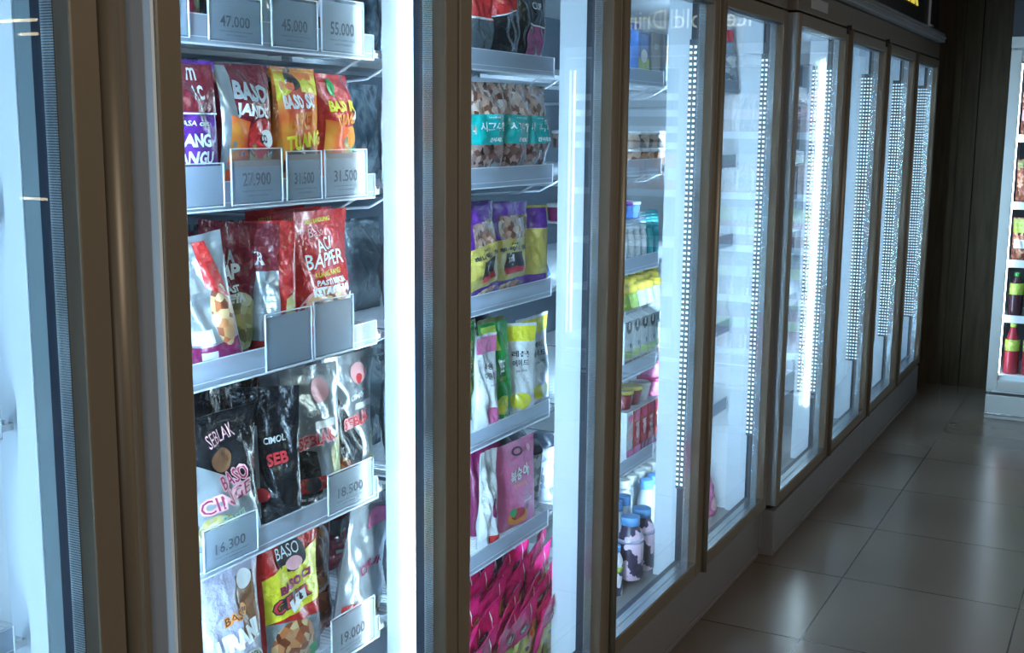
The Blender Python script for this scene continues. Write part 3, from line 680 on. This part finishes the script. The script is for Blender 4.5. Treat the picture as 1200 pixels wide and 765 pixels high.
pouch('snack_pouch', XP+.006, 1.776, Z[3], .13, .262, .055, F['silver'], [('p', [(-.48, .0), (.1, .0), (.0, .38), (-.48, .45)], F['black']), ('p', [(-.48, .10), (.30, .10), (.28, .20), (-.48, .20)], F['red']), ('e', -.1, .15, .14, .055, I['black']), ('p', [(.20, .04), (.46, .04), (.46, .48), (.24, .40)], FOODG), ('e', .12, .82, .16, .09, I['pinkish']),
    ('t', 'CIMOCI', .1, .68, .5, .04, I['white'], 8, .02), ('r', -.05, .55, .35, .61, I['white']), ('t', 'SEBLAK', .06, .48, .86, .11, I['pinkish'], 8, .09), ('t', 'SEBLAK', .06, .48, .82, .09, I['red'], 8, .02), ('t', 'Netto 200 gr', -.2, .05, .4, .03, I['white'], 0, .0)],
    seed=34, yaw=-22, label='silver and black noodle pouch with red lettering and a red band near its foot', behind=1, blabel='silver noodle pouch behind the red-banded one')
pouch('snack_pouch', XP-.003, 1.903, Z[3], .165, .265, .06, F['silver'], [('p', [(-.48, .0), (.12, .0), (.06, .36), (-.30, .72)], F['black']), ('p', [(.12, .03), (.46, .03), (.46, .42), (.25, .36)], FOODG), ('e', .14, .84, .15, .08, I['pinkish']), ('e', .14, .80, .06, .04, I['red']),
    ('t', 'CIMOCI', .16, .68, .46, .045, I['white'], 6, .03), ('r', .02, .57, .42, .62, I['white']), ('t', 'SEBLAK', .14, .50, .70, .10, I['pinkish'], 8, .09), ('t', 'SEBLAK', .14, .50, .66, .08, I['red'], 8, .02), ('e', -.3, .18, .12, .07, FOOD)],
    seed=35, yaw=0, label='wide silver and black noodle pouch with red lettering, rightmost on its shelf', behind=1, blabel='silver noodle pouch behind the rightmost wide one')
# lowest shelf
pouch('snack_pouch', XP, 1.40, Z[4], .12, .24, .06, F['smoke'], [('t', 'PC', .3, .5, .2, .1, I['white'])], seed=41, label='dark grey pouch on the lowest shelf, only its right edge showing')
pouch('snack_pouch', XP+.01, 1.532, Z[4], .145, .252, .06, F['lilac'], [('p', [(.05, .42), (.40, .42), (.36, .88), (.05, .88)], F['brown']), ('e', .14, .18, .34, .17, I['white']), ('e', .14, .18, .30, .15, FOODD), ('e', .2, .84, .14, .07, I['white']), ('t', 'BASO', .05, .62, .52, .08, I['orange'], 12, .08), ('t', 'BASO', .05, .62, .48, .06, I['black'], 12, .0), ('t', 'URANI', .03, .46, .84, .13, I['white'], 10, .07), ('t', 'Pedas', .22, .30, .4, .07, I['lightgreen'], 8, .03)],
    seed=42, yaw=-6, label='crumpled silvery white meatball pouch on the lowest shelf')
pouch('snack_pouch', XP+.004, 1.700, Z[4], .165, .262, .06, F['red'], [('p', [(-.46, .0), (.46, .0), (.46, .30), (-.46, .36)], F['grey']), ('p', [(-.46, .36), (.46, .42), (.46, .84), (-.46, .68)], F['yellow']), ('e', .0, .80, .22, .12, I['black']), ('t', 'BASO', .0, .84, .40, .09, I['white'], 6, .0), ('e', .02, .74, .12, .05, I['pinkish']), ('e', -.08, .15, .36, .19, FOOD), ('e', .22, .05, .12, .06, I['green']),
    ('t', 'BASO CI', .06, .61, .66, .07, I['wine'], 10, .07), ('t', 'GEPR', -.02, .49, .80, .11, I['black'], 8, .09), ('t', 'GEPR', -.02, .49, .76, .09, I['red'], 8, .02), ('p', [(-.10, .40), (.18, .46), (.14, .54), (-.14, .48)], I['white'])],
    seed=43, yaw=-3, label='red and yellow meatball pouch with a sticker and a picture of sauced food')
pouch('snack_pouch', XP-.03, 1.80, Z[4], .17, .255, .05, F['darkred'], [('e', .1, .62, .38, .28, I['grey']), ('e', .1, .62, .345, .25, FOODD), ('e', .1, .2, .3, .14, FOODD)], seed=44, yaw=4, label='dark pouch with a round bowl picture behind the red and yellow one')
pouch('snack_pouch', XP+.010, 1.905, Z[4], .185, .245, .05, F['silver'], [('p', [(-.1, .80), (.46, .84), (.46, .97), (.05, .97)], F['pink']), ('p', [(-.46, .0), (-.2, .0), (-.1, .2), (-.46, .2)], F['red']), ('t', 'CIPUK', .08, .50, .60, .09, I['wine'], 14, .03), ('t', 'kuah pedas', .08, .42, .5, .03, I['grey'], 14, .0), ('p', [(.1, .0), (.44, .0), (.44, .22), (.2, .2)], FOODG)],
    seed=45, roll=9, yaw=6, lean=4, label='shiny white pouch leaning to the right on the lowest shelf')
# deeper rows of dark packs that fill the first bay
backs = []
for k, m_ in enumerate((F['smoke'], F['black'], F['darkred'])):
    backs.append(pouch_mesh('snack_pouch', .125, .20, .045, m_, [('r', -.35, .45, .35, .62, (F['grey'], F['wine'], F['smoke'])[k]), ('r', -.2, .2, .2, .24, I['grey'])], 'pillow', None, 300+k))
bmesh_first = {}
for li in range(5):
    for i in range(2):
        for j in range(5):
            k = (li+i+j) % 3; kk = ('dark grey', 'black', 'dark red')[k]
            if k not in bmesh_first: bmesh_first[k] = o = backs[k].build('snack_pouch')
            else: o = bmesh_first[k].copy(); COL.objects.link(o)
            place(o, XP-.20-.10*i, 1.62+.13*j+.12*i, Z[li], random.uniform(-8, 8))
            sh = ('top', 'second', 'third', 'fourth', 'lowest')[li]
            tag(o, f'{kk} pack in the shaded back rows of the {sh} shelf, first whole door', 'pouch', f'{kk} packs at the back, {sh} shelf')
# bottom deck of bay 1 (below the lowest rail)
for k, (y, m_) in enumerate(((1.62, F['smoke']), (1.75, F['darkred']), (1.87, F['blue']))):
    pouch('snack_pouch', XP-.02, y, .174, .12, .24, .06, m_, seed=50+k, label=('dark grey', 'dark red', 'blue')[k]+' pouch on the cooler floor under the lowest snack shelf')
# what shows between the shelf ends and the first lit post: packs of the next bay
for j, (m_, n_) in enumerate(((CRINK, 'blue-grey crinkled clear wrapped'), (CRINK, 'pale crinkled clear wrapped'), (F['smoke'], 'dark film wrapped'), (F['smoke'], 'black film wrapped'), (F['grey'], 'grey blue film wrapped'))):
    for k in range(2):
        pouch('snack_pouch', X1-.225-.11*k, 2.115+.02*k, Z[j], .13, .2, .06, m_, style='pillow', seed=60+j*2+k, label=f'{n_} pack {("in front" if k == 0 else "at the back")} beside the bright post, level with ' + ('top tags', 'meatball packs', 'red pouch', 'noodle pouches', 'lowest pouches')[j])

# ------------------------------------------------------------------ bay 2
pouch('snack_pouch', XP, 2.425, Z[0], .12, .215, .05, F['red'], [('p', [(-.5, 0), (.5, 0), (.4, .42), (-.5, .46)], F['smoke']), ('t', 'NUTS', .1, .72, .6, .12, I['white'], 0, .02), ('r', -.46, .44, .46, .46, I['white'])], 'pillow', seed=71, label='red and dark snack pouch, leftmost on the top shelf of the second door')
pouch('snack_pouch', XP+.012, 2.535, Z[0], .13, .22, .05, F['black'], [('p', [(-.5, .5), (.1, .55), (.1, 1), (-.5, 1)], F['red']), ('t', 'RASA', -.1, .75, .5, .1, I['white'], 0, .02), ('p', [(-.5, .5), (.1, .55), (.1, .565), (-.5, .515)], I['white'])], 'pillow', seed=72, roll=-6, label='black pouch with a red upper corner on the top shelf of the second door')
pouch('snack_pouch', XP, 2.665, Z[0], .17, .235, .05, F['black'], [('t', 'PLAIN', 0, .82, .6, .13, I['white'], 0, .02), ('t', 'CUP', .05, .62, .25, .07, I['white'], 0, .0), ('r', -.2, .02, .3, .42, F['wine']), ('r', -.21, .42, .31, .435, I['white'])], 'pillow', seed=73, roll=3, label='wide black snack pouch on the top shelf of the second door', behind=1, blabel='black snack pouch behind the wide black lettered one')
def nutbag(y, w, label, seed, roll=0):
    pouch('snack_pouch', XP+.0, y, Z[1], w, .215, .06, NUTS, [('r', -.5, .0, .5, .34, NUTSD), ('r', -.49, .34, .49, .66, F['teal']), ('t', '시그니처', 0, .53, .80, .10, I['white'], 0, .02), ('t', 'mixed nut 2x', 0, .63, .4, .02, I['white'], 0, .0), ('t', '간식세트', .12, .39, .48, .05, I['white'], 0, .05)],
        'pillow', seed=seed, roll=roll, label=label, behind=2, blabel='teal banded clear nut bag behind '+label[:12])
nutbag(2.462, .155, 'leftmost clear nut bag with a teal band', 81, -1)
nutbag(2.592, .12, 'middle clear nut bag with a teal band', 82, 2)
nutbag(2.71, .14, 'rightmost clear nut bag with a teal band, nearest the white post', 83, 0)
def gold(y, x, w, label, seed, roll, behind=0):
    pouch('snack_pouch', x, y, Z[2], w, .215, .045, F['purple'], [('r', -.3, .60, .38, .86, NUTS), ('e', .05, .06, .3, .05, FOOD), ('r', -.46, .14, .46, .60, F['gold']), ('t', '바베큐', .05, .545, .3, .03, I['black'], 0, .03), ('t', '허니믹스 넛', .05, .485, .8, .06, I['black'], 0, .05), ('r', -.18, .24, .24, .44, I['black']), ('t', '넛', 0.03, .35, .2, .12, I['white'], 10, .04), ('r', -.16, .2, .26, .27, I['red'])],
        'pillow', seed=seed, roll=roll, label=label, behind=behind, blabel='purple and gold bag behind the front one')
gold(2.43, XP+.014, .16, 'purple and gold snack bag tilted to the left beside the door frame', 91, -9)
gold(2.575, XP-.002, .205, 'purple and gold snack bag standing upright in the middle', 92, 0, 2)
pouch('snack_pouch', XP-.01, 2.712, Z[2], .12, .20, .04, F['gold'], [('r', -.46, .72, .46, .97, F['purple']), ('r', -.46, .0, .46, .13, F['purple'])], 'pillow', seed=93, yaw=-30, label='purple and gold snack bag turned edge-on to the right of the middle one')
pouch('snack_pouch', XP+.0, 2.765, Z[2], .08, .165, .03, F['smoke'], [('r', -.5, .0, .5, .3, F['blue'])], 'pillow', seed=94, roll=-24, yaw=-20, label='dark narrow bag slumped against the white post')
for k, y in enumerate((2.72, 2.80)):
    bottle('jar', X1-.36, y, Z[2], .038, .17, M_clear, F['grey'], BLOCK, (.2, .7), .8, .12, .85, label='clear jar with a grey lid behind the purple and gold bags', group='clear jars behind the gold bags', cat='jar')
def juice(y, x, w, h, body, fruit, txt, inkm, label, seed, yaw=0, roll=0):
    return pouch('drink_pouch', x, y, Z[3], w, h, .045, body, [('e', 0.05, .13, .32, .09, fruit), ('r', -.47, .80, .47, .97, fruit), ('t', txt[0], .1, .66, .56, .07, inkm, 0, .02), ('t', txt[1], .1, .56, .56, .07, inkm, 0, .02), ('t', 'ade drink', .15, .47, .4, .03, inkm, 0, .0)], seed=seed, yaw=yaw, roll=roll, label=label)
juice(2.432, XP+.02, .10, .225, F['white'], F['pink'], ('복숭아', '에이드'), I['black'], 'white drink pouch with a pink top beside the door frame', 101, 0, 2)
pouch('drink_pouch', XP, 2.528, Z[3], .105, .24, .045, F['green'], [('r', -.47, .72, .0, .97, F['lime']), ('e', 0, .15, .28, .10, F['lime']), ('e', -.12, .12, .09, .05, F['yellow']), ('e', .1, .18, .09, .05, F['yellow']), ('t', '청포도', .05, .55, .22, .16, I['white'], 0, .03), ('t', '에이드', .1, .42, .3, .04, I['yellow'], 0, .0)], seed=102, roll=-2, yaw=-8, label='green grape drink pouch between the pink-topped and yellow ones')
juice(2.622, XP+.006, .10, .225, F['white'], F['yellow'], ('레몬', '에이드'), I['black'], 'narrow edge-on white drink pouch with yellow lemon print', 103, -42)
juice(2.73, XP-.004, .185, .228, F['white'], F['yellow'], ('레몬에이드', '에이드'), I['black'], 'wide white drink pouch with a yellow lemon top, front facing', 104)
juice(2.60, XP-.06, .13, .235, F['olive'], F['olive'], ('매실', '에이드'), I['white'], 'dull olive drink pouch behind the lemon ones', 105)
juice(2.46, XP-.06, .13, .245, F['olive'], F['green'], ('매실', '차'), I['white'], 'dull green drink pouch at the back left behind the white pink-topped one', 106)
DL = mat('dark_lid', (.03, .04, .06), .25)
for i in range(4):
    for j in range(5):
        cup('coffee_cup', X1-.33-.085*i, 2.42+.095*j, Z[3], .030, .038, .15+.03*i, F['white'] if (i+j) % 2 else BLOCK, DL, 'dark-lidded coffee cup in the ranks behind the drink pouches', 'dark-lidded cups on the fourth shelf', .03)
# E shelf: sparse
pouch('drink_pouch', XP+.03, 2.427, Z[4], .085, .235, .035, F['white'], [('t', 'MILK', .05, .8, .6, .08, I['grey']), ('r', -.1, .04, .4, .12, F['red']), ('e', .1, .4, .2, .1, F['wine'])], seed=111, roll=3, label='white pouch with dark red print at the left of the wire shelf')
pouch('drink_pouch', XP-.02, 2.505, Z[4], .09, .235, .04, F['wine'], [], seed=112, yaw=-30, label='deep wine coloured pouch in the shade left of the pink one')
pouch('drink_pouch', XP+.01, 2.607, Z[4], .195, .218, .05, F['pink'], [('e', .0, .88, .13, .05, I['black']), ('e', .0, .88, .08, .03, F['pink']), ('t', '복숭아', .05, .62, .60, .15, I['white'], 4, .03), ('e', .3, .87, .05, .04, I['pinkish']), ('t', 'Peach ade', .05, .5, .4, .04, I['orange'], 0, .0), ('e', -.1, .13, .24, .09, I['orange']), ('e', -.12, .17, .16, .07, F['red']), ('e', -.22, .2, .08, .05, I['green']), ('t', '100% peach', .25, .28, .35, .03, I['white'], 0, .0)], seed=113, yaw=-4, wr=.6, label='pink peach drink pouch with white lettering and fruit picture')
for i in range(4):
    for j in range(3):
        cup('coffee_cup', X1-.235-.09*i, 2.745+.085*(j-1)+(.085 if i > 1 else 0)-(.085*2 if i>2 else 0), Z[4], .030, .038, .155, BLOCK, DL, 'dark-lidded coffee cup right of the pink peach pouch', 'dark-lidded cups on the wire shelf', .03) if (i > 1 or j > 0) and not (i < 2 and j < 1) else None
# pile of pink sachets
PKM = pouch_mesh('sachet', .165, .21, .03, F['hotpink'], [('r', -.44, .08, .44, .64, F['gold']), ('e', .1, .42, .26, .18, F['yellow']), ('e', .1, .40, .16, .11, FOOD), ('e', .22, .5, .06, .05, I['red']), ('r', -.3, .74, -.02, .80, I['black']), ('t', 'CHEWY', -.16, .77, .22, .04, I['white'], 0, .02), ('r', .14, .68, .16, .97, I['white'])], 'pillow', None, 5, .7).build('snack_sachet')
first = True; n = 0
for i in range(6):
    for j in range(6):
        if i > 3 and j > 2: continue
        o = PKM if first else PKM.copy()
        if not first: COL.objects.link(o)
        first = False
        place(o, X1-.20-.045*i+random.uniform(-.006, .006), 2.36+.098*j+.04*(i % 2)+.02*i+random.uniform(-.02, .02), .174+.028*i+random.uniform(0, .015), random.uniform(-10, 10), random.uniform(-24, -10), 12+random.uniform(-5, 5))
        tag(o, 'pink-topped yellow snack sachet leaning in the heap on the floor of the second bay', 'sachet', 'pink sachets heaped on the cooler floor')
for i in range(3):
    for j in range(3):
        bottle('milk_bottle', X1-.34-.085*i, 2.78-.085*j, .33, .036, .15, COW, mat('cap_pale_blue', (.40, .62, .85), .4), None, capr=.8, label='cow-print bottle with a pale blue cap behind the pink sachets', group='cow-print bottles behind the sachets')
gb = G()
gb.box(X1-.56, X1-.29, 2.56, 2.83, .174, .328, F['blue']); tag(gb.build('crate', bevel=.004), 'blue tray under the cow-print bottles behind the pink sachets', 'tray')

# ------------------------------------------------------------------ bay 3
CAPW = mat('cap_white', (.66, .68, .66), .4); CAPB = mat('cap_blue', (.15, .40, .80), .4); CAPY = mat('cap_yellow', (.80, .58, .06), .4); CAPP = mat('cap_purple', (.30, .05, .40), .4)
MILK = mat('milk_white', (.55, .59, .62), .3, coat=.4); TEALM = mat('bottle_teal', (.05, .45, .50), .3)
BROWNM = ramp_mat('print_coffee', [(.05, .02, .02), (.40, .25, .18), (.7, .62, .55)], 40)
carton('drink_carton', XP, 3.36, Z[0], .085, .13, .07, F['blue'], [('r', -.5, 0, .5, .45, F['lime']), ('e', 0, .5, .3, .15, I['white'])], gable=.02, label='blue and green drink carton on the top shelf of the third door')
for k, (y, w) in enumerate(((3.465, .07), (3.565, .075))):
    carton('drink_carton', XP, y, Z[0], w, .14, .07, mat('carton_grey', (.42, .42, .42), .5), [('t', 'SOY', 0, .7, .6, .12, I['white'])], label=('left', 'right')[k]+' plain grey carton on the top shelf of the third door')
carton('drink_carton', XP-.08, 3.42, Z[0], .07, .12, .07, F['white'], gable=.02, label='white carton behind the blue and green one')
for i in range(4):
    for j in range(4):
        for k in range(2):
            if i > 1 and k == 0: continue
            cup('pudding_cup', XP-.075*i, 3.36+.072*j, Z[1]+.052*k, .028, .033, .045, BROWNM, F['white'], 'small brown and white dessert cup stacked two high behind the third door', 'brown dessert cups stacked two high')
for i in range(5):
    for j in range(6):
        x = XP+.008-.052*i; y = (3.285+.052*j)*(x-.0)/-1.36+.0
        bottle('yogurt_bottle', x, y, Z[2], .023, .105, MILK if j < 4 else TEALM, mat('cap_pale', (.7, .78, .82), .4) if j < 4 else TEALM, F['white'] if j < 4 else None, capr=.75,
            label=('small pale drink bottle in the ranks on the third shelf, third door' if j < 4 else 'small teal drink bottle at the right of the pale bottles'), group=('pale small bottles third shelf' if j < 4 else 'teal small bottles third shelf'))
for i in range(3):
    for j in range(5):
        cup('pudding_cup', XP-.10-.07*i, 3.36+.066*j, Z[2]+.11, .026, .031, .045, F['wine'] if j < 3 else F['blue'], CAPP if (i+j) % 2 else CAPW, 'purple dessert cup stacked on top of the small drink bottles' if j < 3 else 'blue dessert cup stacked on top of the small drink bottles', 'purple cups on bottles' if j < 3 else 'blue cups on bottles')
M_tray = mat('clear_tray', (.68, .76, .80), .3)
tag(G().box(XP-.28, XP-.06, 3.30, 3.68, Z[2]+.106, Z[2]+.109, M_tray).build('tray'), 'thin clear tray between the small bottles and the purple cups', 'tray')
# milk bottle 4-pack and yellow capped bottles
for k, y in enumerate((3.300, 3.365, 3.43, 3.495, 3.56)):
    carton('milk_carton', XP+.005, y, Z[3], .058, .135, .058, F['white'], [('r', -.5, 0, .5, .12, F['brown']), ('p', [(-.5, .2), (.5, .14), (.5, .3), (-.5, .36)], F['lime']), ('e', 0, .86, .34, .14, I['black']), ('r', -.12, .82, .12, .98, I['white']), ('t', '우유', 0, .6, .6, .12, I['grey']), ('e', .2, .45, .12, .06, I['black'])], gable=.012, label='cow-print milk carton in the wrapped pack on the fourth shelf, third door', group='wrapped cow-print milk cartons')
for i in range(3):
    for j in range(5):
        bottle('drink_bottle', XP-.085-.07*i, 3.315*(1.085+.05*i)+.072*j-.06, Z[3], .028, .205, F['lime'] if j < 2 else MILK, CAPY, F['yellow'] if j < 2 else None, capr=.62, label='yellow-capped green drink bottle behind the milk cartons' if j < 2 else 'yellow-capped white drink bottle behind the milk cartons', group='green bottles yellow caps' if j < 2 else 'white bottles yellow caps')
# cups and red boxes
g = G(); 
for k, y in enumerate((3.33, 3.39, 3.45, 3.51, 3.57)):
    for i in range(2):
        carton('juice_box', XP+.01-.065*i, y-.005, Z[4], .052, .145, .052, F['red'] if k != 0 else F['white'], [('e', 0, .84, .36, .1, F['hotpink']), ('e', 0, .5, .25, .16, I['pinkish']), ('t', 'BERRY', 0, .66, .7, .08, I['white'], 0, .03), ('r', -.5, .0, .5, .18, F['wine'] if k > 1 else F['pink'])], label='red berry juice box in the shrink-wrapped block, third door' if k else 'white juice box at the left of the red ones, third door', group='red juice boxes' if k else 'white juice boxes')
tag(G().box(XP-.09, XP+.042, 3.29, 3.61, Z[4]+.1455, Z[4]+.148, M_tray).build('tray'), 'clear tray lying on the red juice boxes', 'tray')
for k, (y, m_) in enumerate(((3.345, F['darkred']), (3.42, F['darkred']), (3.49, F['white']))):
    cup('yogurt_cup', XP, y, Z[4]+.148, .026, .034, .05, m_, F['gold'] if k < 2 else F['white'], ('round dark red cup nearest the left frame', 'dark red cup in the middle', 'white cup with a flat lid')[k]+' above the red juice boxes')
for k in range(2):
    cup('yogurt_cup', XP+.0, 3.575, Z[4]+.148+.058*k, .030, .040, .052, F['pink'], F['hotpink'], ('lower', 'upper')[k]+' pink cup of the stack beside the white post')
# bottles on the floor of bay 3
for i in range(6):
    for j in range(6):
        x = XP+.02-.066*i; y = 3.30*x/-1.36+.068*j
        if y > 4.2 or 3.50 < y < 3.64: continue
        if i == 0:
            if j in (0,): bottle('milk_bottle', x, y, .174, .028, .16, COW, CAPB, F['lime'], (.5, .6), .6, label='small cow-print bottle with a green band, nearest the left frame')
            elif j in (1, 3): bottle('milk_bottle', x+.01, 3.365 if j == 1 else 3.462, .199, .043, .20, COWP, CAPB, F['lilac'], (.60, .66), .62, .13, .7, label='large pink cow-print milk bottle with a blue cap in the front row', group='pink cow-print bottles front row')
        elif i < 3: bottle('milk_bottle', x, y, .20, .0305, .22, MILK, CAPB if i == 1 else CAPW, None, capr=.68, caph=.14, label='milk bottle with a blue cap in the second row' if i == 1 else 'milk bottle with a white cap in the middle rows', group='blue-capped milk bottles' if i == 1 else 'white-capped milk bottles')
        else: bottle('milk_bottle', x, y, .235, .0305, .22, MILK, CAPW, None, capr=.68, caph=.14, label='milk bottle with a white cap in the back rows', group='white-capped milk bottles back')
tag(G().box(XP-.345, XP-.014, 3.28, 4.22, .1742, .1985, M_tray).box(XP-.345, XP-.145, 3.4, 4.22, .1985, .2345, M_tray).build('tray', bevel=.002), 'stepped clear tray under the milk bottles of the third door', 'tray')

# ------------------------------------------------------------------ bay 4 and the far cooler: nearly empty
bottle('sauce_bottle', XP+.018, 4.20, Z[0], .036, .20, mat('bottle_dark_print', (.15, .22, .30), .25), mat('cap_red', (.65, .04, .06), .4), BLOCK, (.1, .55), .55, .2, .6, label='dark bottle with a red cap alone high on the fourth door shelf')
pouch('drink_pouch', XP+.03, 4.135, .174, .09, .17, .05, F['pink'], [('e', 0, .3, .3, .15, I['pinkish'])], seed=121, label='pale pink pouch alone on the floor behind the fourth door')
for k in range(3):
    bottle('milk_bottle', XP-.04, 4.03-.075*k, Z[2], .032, .17, mat('frosted_bottle', (.55, .62, .68), .25), CAPW, None, label='frosted bottle at the left of the fourth door, middle shelf', group='frosted bottles middle shelf')
XQ = X2-.215
for k, (y, m_, n_, L) in enumerate(((4.96, F['blue'], 'blue', 1.18), (5.02, F['wine'], 'wine', 1.18), (4.98, F['pink'], 'pink', .868), (4.96, F['purple'], 'purple', 1.463), (5.0, F['white'], 'white', .575), (5.80, F['lime'], 'lime green', .575), (5.83, F['yellow'], 'yellow', .868))):
    pouch('snack_pouch', XQ, y, L+.023, .10, .2, .05, m_, style='pillow', seed=130+k, label=f'{n_} pack seen through the '+('fifth' if y < 5.5 else 'sixth')+f' door at the {("lowest" if L < .6 else "fourth" if L < .9 else "third" if L < 1.2 else "second")} shelf')

# ------------------------------------------------------------------ first (cut off) cooler: a few packs at its left
pouch('snack_pouch', X0-.20, 1.00, Z[2], .12, .2, .05, F['smoke'], style='pillow', seed=150, label='dark pack at the left photo edge, middle height, behind the first door')
pouch('snack_pouch', X0-.20, 1.00, Z[4], .13, .20, .05, F['grey'], style='pillow', seed=151, label='grey wrapped pack at the lower left photo edge behind the first door')

# ------------------------------------------------------------------ fridge contents
XL = [-.585+.075*k for k in range(9)]
NUTF = ramp_mat('bag_red_nuts', [(.12, .03, .02), (.45, .15, .08), (.7, .45, .3)], 60)
kinds = {.25: ('big', .036, .29), .575: ('juice', .032, .25), }
for k in range(7):
    x = -.575+.095*k
    side = ['at the left end', 'second from the left', 'third from the left', 'fourth from the left', 'fifth from the left', 'sixth from the left', 'at the right end'][k]
    bottle('drink_bottle', x, fy+.12, .25, .040, .295, mat('drink_red', (.35, .03, .05), .15), F['lime'], F['lime'], (.45, .66), .42, .1, .62, label='large red drink bottle with a green label on the fridge floor, '+side)
    bottle('drink_bottle', x, fy+.12, .576, .038, .25, mat('drink_dark', (.05, .02, .03), .15), F['green'], F['lime'], (.5, .75), .42, .1, .7, label='dark drink bottle with a lime label on the low fridge shelf, '+side)
def fp(x, z, m_, items, label, seed):
    o = pouch_mesh('snack_pouch', .10, .24, .05, m_, items, 'pillow', None, seed).build('snack_pouch'); o.location = (x, fy+.12, z); tag(o, label, 'pouch')
for k in range(7):
    x = -.57+.098*k; side = ['at the left end', 'second from the left', 'third from the left', 'fourth from the left', 'fifth from the left', 'sixth from the left', 'at the right end'][k]
    fp(x, .887, NUTF, [('r', -.47, .66, .47, .97, F['lime']), ('r', -.4, .3, .4, .5, I['white'])], 'green-topped snack bag in the fridge at the right, '+side, 160+k)
    fp(x, 1.207, NUTF, [('r', -.47, .8, .47, .97, F['olive']), ('r', .1, .1, .3, .6, I['white'])], 'reddish nut bag on the middle fridge shelf, '+side, 170+k)
    fp(x, 1.572, NUTF, [('r', -.47, .35, .47, .6, I['pinkish'])], 'brown red nut bag on the top fridge shelf, '+side, 180+k)
for k in range(5):
    o = pouch_mesh('snack_pouch', .12, .24, .05, F['orange'], [('r', -.3, .3, .3, .6, F['white'])], 'pillow', None, 190+k).build('snack_pouch'); o.location = (.26+.13*k, fy+.12, 1.207); tag(o, 'orange pack in the right half of the end fridge, seen only mirrored in the glass', 'pouch', 'orange packs in end fridge')

# ------------------------------------------------------------------ warm lamps across the shop (mirrored in the first door)
M_warm = mat('lamp_warm', (1, 1, 1), .5, emit=(1.0, .80, .48), es=10)
def lamp(x, y, z, l, label):
    r = empty('linear_lamp', (x, y, z)); tag(r, label, 'lamp')
    G().box(-l/2, l/2, -.012, .012, -.012, .010, M_warm).build('lamp_tube', r, .003)
    G().box(-l/2-.02, l/2+.02, -.02, .02, .012, .04, M_kick).build('lamp_housing', r, .003)
lamp(5.75, 7.0, 2.42, .75, 'upper slim warm lamp across the shop, mirrored in the leftmost door')
lamp(5.70, 7.3, 2.34, .9, 'lower warm lamp of the upper pair across the shop, mirrored in the leftmost door')
lamp(5.60, 7.06, .97, .7, 'warm lamp at counter height across the shop, mirrored in the leftmost door')

_n = 0
for o in bpy.data.objects:
    if o.parent: o.name = o.name
